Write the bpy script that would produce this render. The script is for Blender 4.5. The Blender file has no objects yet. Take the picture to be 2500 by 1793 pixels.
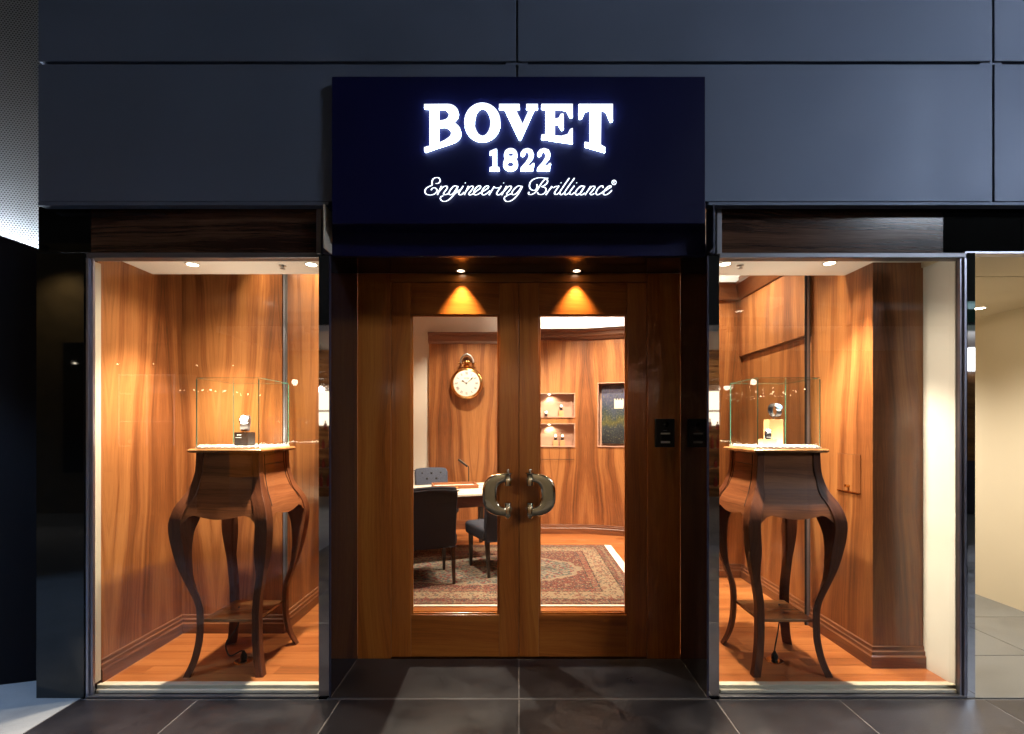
import bpy, math, random
from mathutils import Vector, Matrix
R = math.radians
rnd = random.Random(7)
sc = bpy.context.scene
C = sc.collection

# ------------------------------------------------------------------ camera (shift lens, facing the shop square on)
EYE = 1.455
FPX, CX, CY = 1180.0, 1267.0, 1045.0          # focal length and vanishing point in photo pixels
cd = bpy.data.cameras.new('camera'); cam = bpy.data.objects.new('camera', cd); C.objects.link(cam)
cam.location = (0, 0, EYE); cam.rotation_euler = (R(90), 0, 0)
cd.sensor_width = 36; cd.lens = FPX / 2500 * 36
cd.shift_x = (1250 - CX) / 2500; cd.shift_y = (CY - 896.5) / 2500
cd.clip_start = 0.05; cd.clip_end = 500
sc.camera = cam
# ------------------------------------------------------------------ dusk sky and a very weak sun
w = bpy.data.worlds.new('World'); sc.world = w; w.use_nodes = True
wn = w.node_tree; bg = wn.nodes['Background']
sky = wn.nodes.new('ShaderNodeTexSky'); sky.sky_type = 'NISHITA'; sky.sun_disc = False
sky.sun_elevation = R(1); sky.sun_rotation = R(200)
wn.links.new(sky.outputs['Color'], bg.inputs['Color']); bg.inputs['Strength'].default_value = 0.095
sl = bpy.data.lights.new('sun', 'SUN'); sl.energy = 0.02; sl.angle = R(12); sl.color = (0.75, 0.85, 1.0)
so = bpy.data.objects.new('sun', sl); C.objects.link(so); so.rotation_euler = (R(62), 0, R(-20)); so.location = (0, -4, 8)
vs = sc.view_settings
vs.view_transform = 'Standard'; vs.look = 'None'; vs.exposure = 0.0; vs.gamma = 1.0; vs.use_curve_mapping = False
cy = sc.cycles
cy.use_denoising = True
try: cy.denoiser = 'OPENIMAGEDENOISE'
except Exception: pass
cy.max_bounces = 5; cy.diffuse_bounces = 3; cy.glossy_bounces = 3; cy.transmission_bounces = 2; cy.transparent_max_bounces = 32
cy.use_adaptive_sampling = True; cy.adaptive_threshold = .05; cy.adaptive_min_samples = 16; cy.light_sampling_threshold = .05
cy.caustics_reflective = False; cy.caustics_refractive = False; cy.sample_clamp_indirect = 4.0; cy.blur_glossy = 0.5

# ------------------------------------------------------------------ measuring: a photo pixel at a known depth gives a real position
def PX(px, Y): return (px - CX) * Y / FPX
def PZ(py, Y): return EYE - (py - CY) * Y / FPX

# ------------------------------------------------------------------ mesh helpers
class MB:
    def __init__(s): s.v = []; s.f = []
    def add(s, vs, fs):
        n = len(s.v); s.v += [tuple(v) for v in vs]; s.f += [tuple(i + n for i in f) for f in fs]; return s
    def box(s, x0, x1, y0, y1, z0, z1):
        return s.add([(x0,y0,z0),(x1,y0,z0),(x1,y1,z0),(x0,y1,z0),(x0,y0,z1),(x1,y0,z1),(x1,y1,z1),(x0,y1,z1)],
                     [(0,3,2,1),(4,5,6,7),(0,1,5,4),(1,2,6,5),(2,3,7,6),(3,0,4,7)])
    def loft(s, rings, closed=True, caps=True):
        n = len(rings[0]); b = len(s.v)
        for r in rings: s.v += [tuple(p) for p in r]
        for i in range(len(rings)-1):
            for j in range(n if closed else n-1):
                k = (j+1) % n
                s.f.append((b+i*n+j, b+i*n+k, b+(i+1)*n+k, b+(i+1)*n+j))
        if caps and closed:
            s.f.append(tuple(b+j for j in reversed(range(n)))); s.f.append(tuple(b+(len(rings)-1)*n+j for j in range(n)))
        return s
    def cyl(s, p, r, h, axis='Z', n=20, r2=None):
        r2 = r if r2 is None else r2
        def ring(t, rr):
            out = []
            for i in range(n):
                a = 2*math.pi*i/n; c, d = rr*math.cos(a), rr*math.sin(a)
                out.append({'Z': (p[0]+c, p[1]+d, p[2]+t), 'Y': (p[0]+c, p[1]+t, p[2]-d), 'X': (p[0]+t, p[1]+c, p[2]+d)}[axis])
            return out
        return s.loft([ring(0, r), ring(h, r2)])
    def lathe(s, p, prof, axis='Z', n=28, caps=True):
        rings = []
        for rr, t in prof:
            ring = []
            for i in range(n):
                a = 2*math.pi*i/n; c, d = rr*math.cos(a), rr*math.sin(a)
                ring.append({'Z': (p[0]+c, p[1]+d, p[2]+t), 'Y': (p[0]+c, p[1]+t, p[2]-d)}[axis])
            rings.append(ring)
        return s.loft(rings, caps=caps)
    def tube(s, path, r, n=8, closed=False):
        P = [Vector(p) for p in path]; m = len(P); rings = []
        up = Vector((0, 0, 1)); prev = None
        for i in range(m):
            if closed: t = P[(i+1) % m] - P[i-1]
            else: t = P[min(i+1, m-1)] - P[max(i-1, 0)]
            if t.length < 1e-9: t = Vector((1, 0, 0))
            t.normalize()
            if prev is None:
                a = up if abs(t.dot(up)) < .9 else Vector((0, 1, 0)); nrm = (a - t*a.dot(t)).normalized()
            else:
                nrm = (prev - t*prev.dot(t)); nrm = nrm.normalized() if nrm.length > 1e-6 else prev
            prev = nrm; b = t.cross(nrm); rr = r[i] if isinstance(r, (list, tuple)) else r
            rings.append([P[i] + nrm*rr*math.cos(2*math.pi*k/n) + b*rr*math.sin(2*math.pi*k/n) for k in range(n)])
        if closed:
            rings.append(rings[0]); return s.loft(rings, caps=False)
        return s.loft(rings)
    def ball(s, c, r, n=12, m=8, sq=(1,1,1)):
        rings = []
        for i in range(1, m):
            t = math.pi*i/m
            rings.append([(c[0]+sq[0]*r*math.sin(t)*math.cos(2*math.pi*k/n), c[1]+sq[1]*r*math.sin(t)*math.sin(2*math.pi*k/n), c[2]-sq[2]*r*math.cos(t)) for k in range(n)])
        return s.loft(rings)
    def extr(s, poly, axis, a, b):            # closed 2-D outline pushed along an axis (convex or simple outline)
        def p3(p, t): return {'Y': (p[0], t, p[1]), 'Z': (p[0], p[1], t), 'X': (t, p[0], p[1])}[axis]
        return s.loft([[p3(p, a) for p in poly], [p3(p, b) for p in poly]])
    def obox(s, o, ux, uy, uz, a0, a1, b0, b1, c0, c1):     # oriented box
        o, ux, uy, uz = Vector(o), Vector(ux), Vector(uy), Vector(uz)
        P = lambda a, b, c: o + ux*a + uy*b + uz*c
        return s.add([P(a0,b0,c0),P(a1,b0,c0),P(a1,b1,c0),P(a0,b1,c0),P(a0,b0,c1),P(a1,b0,c1),P(a1,b1,c1),P(a0,b1,c1)],
                     [(0,3,2,1),(4,5,6,7),(0,1,5,4),(1,2,6,5),(2,3,7,6),(3,0,4,7)])
    def build(s, name, mat, parent=None, bevel=0, smooth=None, seg=2):
        me = bpy.data.meshes.new(name); me.from_pydata(s.v, [], s.f); me.update()
        import bmesh
        bm = bmesh.new(); bm.from_mesh(me); bmesh.ops.recalc_face_normals(bm, faces=bm.faces); bm.to_mesh(me); bm.free()
        if mat: me.materials.append(mat)
        o = bpy.data.objects.new(name, me); C.objects.link(o)
        if smooth:
            me.shade_smooth(); me.set_sharp_from_angle(angle=R(smooth))
        if bevel:
            b = o.modifiers.new('bevel', 'BEVEL'); b.width = bevel; b.segments = seg; b.limit_method = 'ANGLE'; b.angle_limit = R(40)
        if parent: attach(o, parent)
        return o
def wloc(o):
    v = Vector(o.location)
    while o.parent: o = o.parent; v += Vector(o.location)
    return v
def attach(o, parent):                        # child keeps its world place (parents are unrotated while building)
    o.parent = parent; o.location = Vector(o.location) - wloc(parent)
def tag(o, label=None, cat=None, group=None, kind=None):
    if label: o['label'] = label
    if cat: o['category'] = cat
    if group: o['group'] = group
    if kind: o['kind'] = kind
    return o
def thing(name, label, cat, loc=(0,0,0), group=None):
    o = bpy.data.objects.new(name, None); C.objects.link(o); o.location = loc; o.empty_display_size = .1
    return tag(o, label, cat, group)
def struct(o, label=None): return tag(o, label=label, kind='structure')
def copy_tree(o, parent=None):
    c = o.copy(); C.objects.link(c)
    if parent: c.parent = parent
    for ch in list(o.children): copy_tree(ch, c)
    return c
def cat_rom(pts, n=6, closed=False):
    P = [Vector(p) for p in pts]; out = []; m = len(P)
    rng = range(m) if closed else range(m-1)
    for i in rng:
        if closed: a, b, c, d = P[i-1], P[i], P[(i+1) % m], P[(i+2) % m]
        else: a, b, c, d = P[max(i-1,0)], P[i], P[i+1], P[min(i+2,m-1)]
        for k in range(n):
            t = k/n
            out.append(0.5*((2*b)+(c-a)*t+(2*a-5*b+4*c-d)*t*t+(3*b-a-3*c+d)*t**3))
    if not closed: out.append(P[-1])
    return out
def sweep(mb, path, prof):                    # moulding: profile (offset to the left of travel, height) along a floor path, mitred
    P = [Vector((p[0], p[1])) for p in path]; rings = []
    for i, p in enumerate(P):
        d0 = (P[i]-P[i-1]).normalized() if i else None
        d1 = (P[i+1]-P[i]).normalized() if i < len(P)-1 else None
        n0 = Vector((-d0.y, d0.x)) if d0 else None; n1 = Vector((-d1.y, d1.x)) if d1 else None
        if n0 is None: n = n1
        elif n1 is None: n = n0
        else:
            n = (n0+n1).normalized(); n = n / max(.3, n.dot(n0))
        rings.append([(p.x+n.x*o, p.y+n.y*o, z) for o, z in prof])
    mb.loft(rings); return mb

# ------------------------------------------------------------------ materials
def new_mat(name):
    m = bpy.data.materials.new(name); m.use_nodes = True
    return m, m.node_tree, m.node_tree.nodes['Principled BSDF']
class N:
    def __init__(s, nt): s.nt = nt
    def n(s, t, **kw):
        o = s.nt.nodes.new('ShaderNode'+t)
        for k, v in kw.items(): setattr(o, k, v)
        return o
    def l(s, a, b): s.nt.links.new(a, b)
    def val(s, a, sock):
        if isinstance(a, (int, float)): sock.default_value = a
        else: s.l(a, sock)
    def m(s, op, a, b=0.0, c=None):
        o = s.n('Math', operation=op); s.val(a, o.inputs[0]); s.val(b, o.inputs[1])
        if c is not None: s.val(c, o.inputs[2])
        return o.outputs[0]
    def comb(s, x, y, z=0.0):
        o = s.n('CombineXYZ'); s.val(x, o.inputs[0]); s.val(y, o.inputs[1]); s.val(z, o.inputs[2]); return o.outputs[0]
    def noise(s, vec, scale=1.0, detail=2.0, rough=.5):
        o = s.n('TexNoise'); s.l(vec, o.inputs['Vector']); o.inputs['Scale'].default_value = scale
        o.inputs['Detail'].default_value = detail; o.inputs['Roughness'].default_value = rough; return o.outputs['Fac']
    def ramp(s, fac, stops, interp='LINEAR'):
        o = s.n('ValToRGB'); o.color_ramp.interpolation = interp; e = o.color_ramp.elements
        while len(e) < len(stops): e.new(.5)
        for el, (p, c) in zip(e, stops): el.position = p; el.color = (*c, 1) if len(c) == 3 else c
        s.l(fac, o.inputs['Fac']); return o.outputs['Color']
    def mix(s, fac, a, b, blend='MIX'):
        o = s.n('Mix', data_type='RGBA', blend_type=blend); s.val(fac, o.inputs[0])
        for v, k in ((a, 6), (b, 7)):
            if isinstance(v, tuple): o.inputs[k].default_value = (*v, 1)
            else: s.l(v, o.inputs[k])
        return o.outputs[2]
    def xyz(s):
        t = s.n('TexCoord'); q = s.n('SeparateXYZ'); s.l(t.outputs['Object'], q.inputs[0]); return q.outputs
    def bump(s, h, bsdf, strength=.2, dist=.002):
        b = s.n('Bump'); b.inputs['Strength'].default_value = strength; b.inputs['Distance'].default_value = dist
        s.l(h, b.inputs['Height']); s.l(b.outputs[0], bsdf.inputs['Normal'])
def plain(name, col, rough=.5, metal=0.0, spec=.5, coat=0.0, var=0.0, vscale=6.0, bump=0.0, emit=None, estr=0.0):
    m, nt, b = new_mat(name); k = N(nt)
    b.inputs['Roughness'].default_value = rough; b.inputs['Metallic'].default_value = metal
    b.inputs['Specular IOR Level'].default_value = spec; b.inputs['Coat Weight'].default_value = coat
    b.inputs['Coat Roughness'].default_value = .05
    t = k.n('TexCoord')
    f = k.noise(t.outputs['Object'], vscale, 4, .6)
    lo = tuple(c*(1-var) for c in col); hi = tuple(min(1, c*(1+var)) for c in col)
    k.l(k.ramp(f, [(.3, lo), (.7, hi)]), b.inputs['Base Color'])
    if var:
        r = k.n('MapRange'); k.l(f, r.inputs[0]); r.inputs[3].default_value = max(0, rough*(1-.35)); r.inputs[4].default_value = min(1, rough*1.35)
        k.l(r.outputs[0], b.inputs['Roughness'])
    if bump: k.bump(k.noise(t.outputs['Object'], vscale*14, 3, .6), b, bump, .003)
    if emit:
        b.inputs['Emission Color'].default_value = (*emit, 1); b.inputs['Emission Strength'].default_value = estr
    return m
def wood(name, grain='Z', dark=(.075,.026,.010), mid=(.27,.105,.034), light=(.52,.25,.085), leaf=.36, shear=.10,
         rough=.32, coat=.25, rand=0.0, fs=1.0, contrast=1.0, spec=.5):
    m, nt, b = new_mat(name); k = N(nt); x, y, z = k.xyz()
    if grain == 'Z': u = k.m('ADD', x, y); v = z
    elif grain == 'X': u = z; v = k.m('ADD', x, y)
    else: u = y; v = x
    if rand:
        oi = k.n('ObjectInfo'); u = k.m('ADD', u, k.m('MULTIPLY', oi.outputs['Random'], rand))
        v = k.m('ADD', v, k.m('MULTIPLY', oi.outputs['Random'], rand*1.7))
    cell = k.m('FLOOR', k.m('DIVIDE', u, 2*leaf) if leaf else u, 0)
    u1 = k.m('PINGPONG', u, leaf) if leaf else u
    warp = k.noise(k.comb(k.m('MULTIPLY', u1, 2.2*fs), k.m('MULTIPLY', v, .75*fs), 3.7), 1, 2, .5)
    s_ = k.m('ADD', u1, k.m('ADD', k.m('MULTIPLY', v, shear), k.m('MULTIPLY', k.m('SUBTRACT', warp, .5), .20/fs)))
    broad = k.noise(k.comb(k.m('MULTIPLY', s_, 9*fs), k.m('MULTIPLY', v, .30*fs), 1.3), 1, 2, .5)
    med = k.noise(k.comb(k.m('MULTIPLY', s_, 62*fs), k.m('MULTIPLY', v, .7*fs), 7.9), 1, 3, .6)
    fine = k.noise(k.comb(k.m('MULTIPLY', s_, 330*fs), k.m('MULTIPLY', v, 7*fs), 2.1), 1, 2, .6)
    fig = k.noise(k.comb(k.m('MULTIPLY', u1, 5), k.m('MULTIPLY', v, 1.4), 9.1), 1, 1, .5)
    f = k.m('ADD', k.m('MULTIPLY', broad, .70*contrast), k.m('ADD', k.m('MULTIPLY', med, .40*contrast), k.m('ADD', k.m('MULTIPLY', fine, .30), k.m('MULTIPLY', fig, .12))))
    off = .5*(1 - contrast*1.10) - .21
    f = k.m('ADD', f, off)
    col = k.ramp(f, [(.26, dark), (.46, mid), (.58, tuple((a+c)/2 for a, c in zip(mid, light))), (.74, light)])
    k.l(col, b.inputs['Base Color'])
    b.inputs['Roughness'].default_value = rough; b.inputs['Coat Weight'].default_value = coat; b.inputs['Coat Roughness'].default_value = .12; b.inputs['Specular IOR Level'].default_value = spec
    k.bump(fine, b, .12, .0006)
    return m
def glass(name, tint=(1,1,1), rough=0.0, boost=1.0):
    m = bpy.data.materials.new(name); m.use_nodes = True; nt = m.node_tree; nt.nodes.clear(); k = N(nt)
    o = k.n('OutputMaterial'); t = k.n('BsdfTransparent'); g = k.n('BsdfGlossy'); mx = k.n('MixShader'); fr = k.n('Fresnel')
    t.inputs[0].default_value = (*tint, 1); g.inputs['Roughness'].default_value = rough; fr.inputs['IOR'].default_value = 1.5
    geo = k.n('NewGeometry')
    f = k.m('MULTIPLY', fr.outputs[0], boost)
    f = k.m('MULTIPLY', f, k.m('SUBTRACT', 1.0, geo.outputs['Backfacing']))
    k.l(f, mx.inputs[0]); k.l(t.outputs[0], mx.inputs[1]); k.l(g.outputs[0], mx.inputs[2]); k.l(mx.outputs[0], o.inputs[0])
    return m
def emit(name, col, strength):
    m = bpy.data.materials.new(name); m.use_nodes = True; nt = m.node_tree; nt.nodes.clear(); k = N(nt)
    o = k.n('OutputMaterial'); e = k.n('Emission'); e.inputs[0].default_value = (*col, 1); e.inputs[1].default_value = strength
    k.l(e.outputs[0], o.inputs[0]); return m
def stone_tile(name, a, b_, rough=.42, sc_=1.0):
    m, nt, b = new_mat(name); k = N(nt); t = k.n('TexCoord'); oi = k.n('ObjectInfo')
    off = k.n('VectorMath', operation='ADD'); k.l(t.outputs['Object'], off.inputs[0])
    k.l(k.comb(k.m('MULTIPLY', oi.outputs['Random'], 13.0), k.m('MULTIPLY', oi.outputs['Random'], 7.0)), off.inputs[1]); v = off.outputs[0]
    big = k.noise(v, 3.2*sc_, 6, .65); fin = k.noise(v, 120*sc_, 3, .7)
    f = k.m('ADD', k.m('MULTIPLY', big, .7), k.m('MULTIPLY', fin, .3))
    f = k.m('ADD', f, k.m('MULTIPLY', k.m('SUBTRACT', oi.outputs['Random'], .5), .10))
    k.l(k.ramp(f, [(.32, a), (.68, b_)]), b.inputs['Base Color'])
    r = k.n('MapRange'); k.l(big, r.inputs[0]); r.inputs[1].default_value = .3; r.inputs[2].default_value = .7
    r.inputs[3].default_value = rough*.75; r.inputs[4].default_value = rough*1.3; k.l(r.outputs[0], b.inputs['Roughness'])
    k.bump(fin, b, .35, .002); return m

M = {}
M['fascia'] = plain('fascia_metal', (.108,.136,.205), .58, metal=.35, spec=.5, var=.09, vscale=1.6)
M['fascia_joint'] = plain('joint_black', (.006,.006,.007), .6)
M['navy'] = plain('navy_panel', (.005,.006,.042), .42, spec=.16, var=.06, vscale=3)
M['navy_trim'] = plain('navy_trim', (.03,.035,.075), .35, spec=.5, var=.05)
M['blackgloss'] = plain('black_polished_panel', (.004,.004,.004), .03, spec=.75, var=.0)
M['reveal'] = plain('polished_dark_stone', (.016,.014,.018), .06, spec=1.0, var=.15, vscale=4)
M['soffit'] = plain('gloss_soffit', (.004,.003,.006), .16, spec=.7, var=0)
M['mirror'] = plain('mirror_steel', (.80,.80,.82), .025, metal=1)
M['alu'] = plain('anodised_aluminium', (.34,.34,.42), .34, metal=.85, var=.05)
M['alu_dark'] = plain('grey_aluminium', (.17,.17,.19), .4, metal=.7, var=.05)
M['ivory'] = plain('ivory_painted_rail', (.66,.60,.49), .4, var=.03)
M['chrome'] = plain('polished_nickel', (.80,.74,.60), .06, metal=1)
M['gold'] = plain('polished_gold', (.83,.52,.20), .14, metal=1)
M['cream'] = plain('cream_plaster', (.80,.73,.64), .75, var=.025, vscale=1.5, bump=.03)
M['corr'] = plain('beige_painted_wall', (.68,.58,.42), .7, var=.02, vscale=1.2, bump=.03)
M['ceil'] = plain('white_ceiling', (.86,.84,.81), .8, var=.015)
M['veneer'] = wood('walnut_veneer', 'Z', dark=(.062,.020,.008), mid=(.225,.075,.024), light=(.45,.192,.064), leaf=.42, shear=.055)
M['veneer_h'] = wood('walnut_veneer_cross', 'X', dark=(.05,.018,.010), mid=(.155,.055,.024), light=(.28,.115,.045), leaf=0, shear=.02, rough=.36, contrast=.9)
M['trim'] = wood('dark_walnut_trim', 'X', dark=(.045,.016,.008), mid=(.135,.046,.020), light=(.24,.09,.036), leaf=0, rough=.3)
M['door'] = wood('teak_door_vertical', 'Z', dark=(.17,.045,.008), mid=(.47,.124,.017), light=(.64,.23,.040), leaf=0, shear=.02, rough=.3, coat=.3, rand=9, contrast=.75)
M['door_h'] = wood('teak_door_rail', 'X', dark=(.17,.045,.008), mid=(.47,.124,.017), light=(.64,.23,.040), leaf=0, shear=.02, rough=.3, coat=.3, rand=9, contrast=.75)
M['floor'] = wood('oak_floor_board', 'F', dark=(.15,.052,.018), mid=(.35,.110,.032), light=(.50,.19,.06), leaf=0, shear=.0, rough=.3, coat=.2, rand=11, contrast=.8)
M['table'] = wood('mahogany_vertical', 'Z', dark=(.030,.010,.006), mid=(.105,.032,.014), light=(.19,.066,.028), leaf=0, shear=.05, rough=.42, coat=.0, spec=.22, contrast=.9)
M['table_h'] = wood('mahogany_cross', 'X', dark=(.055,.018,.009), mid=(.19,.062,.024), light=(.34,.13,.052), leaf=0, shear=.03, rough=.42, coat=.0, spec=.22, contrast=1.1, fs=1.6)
M['table_top'] = wood('mahogany_top', 'F', dark=(.12,.045,.018), mid=(.28,.115,.042), light=(.42,.20,.08), leaf=0, shear=.0, rough=.25, coat=.4)
M['darkwood'] = wood('transom_dark_wood', 'X', dark=(.010,.005,.003), mid=(.034,.014,.009), light=(.15,.075,.045), leaf=0, shear=.05, rough=.14, coat=.8, contrast=1.15)
M['tile'] = stone_tile('dark_basalt_tile', (.008,.008,.012), (.030,.029,.039), .36)
M['grout'] = plain('pale_grout', (.14,.13,.135), .85, var=.35, vscale=22)
M['corr_tile'] = stone_tile('grey_corridor_tile', (.10,.098,.09), (.17,.165,.15), .45)
M['pale_slab'] = stone_tile('pale_granite', (.24,.26,.30), (.38,.40,.44), .6)
M['asphalt'] = plain('lane_paving', (.06,.06,.065), .7, var=.2, vscale=20, bump=.2)
M['glass'] = glass('window_glass', (.97,.985,.975), 0, 1.25)
M['caseglass'] = glass('case_glass', (.985,1,.99), 0, .9)
M['glassedge'] = plain('green_glass_edge', (.03,.13,.095), .2, spec=.6, coat=.3)
M['white'] = plain('white_enamel', (.85,.83,.78), .35, var=.01)
M['black'] = plain('black_plastic', (.010,.010,.012), .5, spec=.3, var=.1)
M['standblack'] = plain('matt_black_block', (.0025,.0025,.003), .6, spec=.08)
M['navyfab'] = plain('navy_linen', (.020,.021,.032), .85, spec=.25, var=.25, vscale=60, bump=.35)
M['greyfab'] = plain('grey_blue_linen', (.060,.068,.10), .85, spec=.25, var=.2, vscale=60, bump=.35)
M['blackleg'] = plain('ebony_leg', (.010,.008,.008), .3, coat=.3)
M['desk'] = plain('pale_desk_top', (.80,.72,.60), .28, var=.04, vscale=8, coat=.3)
M['darkpanel'] = plain('dark_navy_wall', (.003,.0035,.007), .7, spec=.15, var=.15, vscale=3)
M['intercom'] = plain('anthracite_plate', (.018,.020,.026), .4, metal=.4, var=.05)
M['steel'] = plain('steel_trim', (.5,.5,.5), .3, metal=1)
M['steelblue'] = plain('silver_case', (.62,.66,.75), .16, metal=1)
M['strap'] = plain('dark_leather', (.03,.025,.03), .5, var=.2, vscale=80)
M['bluedial'] = plain('blue_dial', (.10,.22,.55), .2, coat=.6)
M['peach'] = plain('peach_block', (.55,.28,.13), .4, var=.06)
M['letter_tube'] = emit('script_glow', (.84,.92,1.0), 2.6)
M['lamp'] = emit('lamp_glow', (1.0,.86,.66), 30)
M['lamp_dim'] = emit('lamp_glow_small', (1.0,.80,.55), 9)
M['led'] = emit('led_glow', (1.0,.90,.72), 40)
M['letter'] = emit('letter_glow', (.86,.93,1.0), 2.0)
M['letter_side'] = emit('letter_side_glow', (.62,.80,1.0), 13)
M['cove'] = emit('cove_glow', (1.0,.92,.80), 90)
M['uplight'] = emit('uplight_glow', (.86,.93,1.0), 210)

# perforated bright metal
m, nt, b = new_mat('perforated_metal'); k = N(nt); x, y, z = k.xyz()
p = .0150
row = k.m('FLOOR', k.m('DIVIDE', z, p*.87))
ux = k.m('ADD', k.m('DIVIDE', x, p), k.m('MULTIPLY', row, .5))
fx = k.m('SUBTRACT', k.m('FRACT', ux), .5); fz = k.m('SUBTRACT', k.m('FRACT', k.m('DIVIDE', z, p*.87)), .5)
d = k.m('SQRT', k.m('ADD', k.m('MULTIPLY', fx, fx), k.m('MULTIPLY', fz, fz)))
mask = k.m('GREATER_THAN', d, .30)
k.l(k.ramp(mask, [(.0, (.03,.033,.036)), (1.0, (.42,.45,.48))]), b.inputs['Base Color'])
b.inputs['Metallic'].default_value = .3; b.inputs['Roughness'].default_value = .45
k.bump(k.m('MINIMUM', d, .34), b, .8, .006); M['perf'] = m

# oriental rug
RW, RD = 3.0, 2.02
m, nt, b = new_mat('oriental_rug'); k = N(nt); x, y, z = k.xyz()
ax = k.m('ABSOLUTE', x); ay = k.m('ABSOLUTE', y)
d = k.m('MINIMUM', k.m('SUBTRACT', RW/2, ax), k.m('SUBTRACT', RD/2, ay))
base = k.ramp(k.m('MULTIPLY', d, 1.25), [(0, (.20,.05,.04)), (.05, (.38,.27,.20)), (.085, (.21,.07,.06)), (.15, (.055,.03,.03)), (.17, (.52,.42,.29)),
     (.38, (.055,.03,.03)), (.40, (.34,.13,.10)), (.47, (.06,.03,.03)), (.49, (.19,.045,.045))], 'CONSTANT')
vo = k.n('TexVoronoi', feature='F1'); vo.inputs['Scale'].default_value = 46; k.l(k.comb(x, y), vo.inputs['Vector'])
vo2 = k.n('TexVoronoi', feature='DISTANCE_TO_EDGE'); vo2.inputs['Scale'].default_value = 58; k.l(k.comb(k.m('ABSOLUTE', x), k.m('ABSOLUTE', y)), vo2.inputs['Vector'])
mot = k.ramp(vo.outputs['Color'], [(0, (.06,.07,.10)), (.30, (.32,.06,.06)), (.5, (.50,.40,.27)), (.68, (.12,.16,.14)), (.82, (.28,.10,.08))], 'CONSTANT')
big = k.n('TexVoronoi', feature='F1'); big.inputs['Scale'].default_value = 9; k.l(k.comb(ax, ay), big.inputs['Vector'])
motf = k.m('MULTIPLY', k.m('LESS_THAN', vo.outputs['Distance'], .50), .88)
c1 = k.mix(motf, base, mot)
c1 = k.mix(k.m('MULTIPLY', k.m('LESS_THAN', big.outputs['Distance'], .26), .55), c1, (.30,.07,.06))
c1 = k.mix(k.m('MULTIPLY', k.m('LESS_THAN', vo2.outputs['Distance'], .055), .65), c1, (.50,.42,.30))
wob = k.noise(k.comb(k.m('MULTIPLY', ax, 12), k.m('MULTIPLY', ay, 12)), 1, 2, .5)
ell = k.m('ADD', k.m('SQRT', k.m('ADD', k.m('POWER', k.m('DIVIDE', ax, 1.06), 2.0), k.m('POWER', k.m('DIVIDE', ay, .50), 2.0))), k.m('MULTIPLY', k.m('SUBTRACT', wob, .5), .16))
inm = k.m('LESS_THAN', ell, 1.0)
fieldc = k.ramp(vo.outputs['Color'], [(0, (.34,.33,.28)), (.32, (.16,.19,.18)), (.5, (.33,.09,.09)), (.62, (.44,.38,.28)), (.85, (.20,.24,.22))], 'CONSTANT')
c1 = k.mix(inm, c1, fieldc)
ring = k.m('LESS_THAN', k.m('ABSOLUTE', k.m('SUBTRACT', ell, 1.0)), .025)
c1 = k.mix(k.m('MULTIPLY', ring, .8), c1, (.50,.42,.30))
c1 = k.mix(1.0, c1, (.44,.38,.36), 'MULTIPLY')
k.l(c1, b.inputs['Base Color']); b.inputs['Roughness'].default_value = .95; b.inputs['Specular IOR Level'].default_value = .1
k.bump(k.noise(k.comb(x, y, z), 260, 2, .6), b, .5, .003); M['rug'] = m
M['fringe'] = plain('cream_fringe', (.72,.66,.54), .95, var=.12, vscale=70, bump=.4)

# generic dark landscape painting
m, nt, b = new_mat('landscape_painting'); k = N(nt); x, y, z = k.xyz()
nz = k.noise(k.comb(k.m('MULTIPLY', x, 9), k.m('MULTIPLY', z, 4)), 1, 5, .65)
g = k.m('ADD', k.m('MULTIPLY', k.m('SUBTRACT', z, 1.25), 1.15), k.m('MULTIPLY', k.m('SUBTRACT', nz, .5), .55))
col = k.ramp(g, [(.0, (.012,.014,.018)), (.22, (.03,.04,.05)), (.34, (.09,.085,.025)), (.46, (.03,.045,.05)), (.62, (.05,.06,.10)), (.82, (.10,.10,.17)), (1.0, (.02,.02,.04))])
fl = k.noise(k.comb(k.m('MULTIPLY', x, 55), k.m('MULTIPLY', z, 38)), 1, 3, .7)
col = k.mix(k.m('MULTIPLY', k.m('GREATER_THAN', fl, .60), .7), col, (.22,.20,.10))
col = k.mix(k.m('MULTIPLY', k.m('LESS_THAN', fl, .40), .6), col, (.006,.008,.012))
k.l(col, b.inputs['Base Color']); b.inputs['Roughness'].default_value = .35; M['painting'] = m
# warm sandstone for the far side of the lane
M['ochre'] = stone_tile('ochre_sandstone', (.22,.15,.06), (.40,.28,.12), .7)
M['pier'] = stone_tile('grey_limestone', (.26,.24,.20), (.42,.39,.33), .7)
M['rust'] = plain('oxblood_paint', (.40,.05,.03), .5)
M['green'] = plain('green_canvas', (.03,.12,.09), .8, var=.1, vscale=12)
M['shelfwood'] = wood('blind_slats', 'X', leaf=0, rand=3)
M['fasciaglow'] = emit('added_fascia_glow', (.76,.86,1.0), 36.0)  # invented glow that brightens the right end of the fascia
M['cabglow'] = emit('cabinet_light_bar', (1.0,.9,.75), 1.5)
M['signwhite'] = emit('lightbox_glow', (.92,.96,1.0), 3.5)
M['shopglow'] = emit('warm_lightbox', (1.0,.82,.58), 2.0)

for k_ in ('lamp', 'lamp_dim', 'led'): M[k_].cycles.emission_sampling = 'NONE'
def spot(name, loc, target, power, size, blend=.5, col=(1.0,.78,.52), rad=.02, parent=None):
    l = bpy.data.lights.new(name, 'SPOT'); l.energy = power; l.spot_size = R(size); l.spot_blend = blend; l.color = col; l.shadow_soft_size = rad
    o = bpy.data.objects.new(name, l); C.objects.link(o); o.location = loc
    d = Vector(target) - Vector(loc); o.rotation_euler = d.to_track_quat('-Z', 'Y').to_euler()
    if parent: attach(o, parent)
    return o

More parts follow.
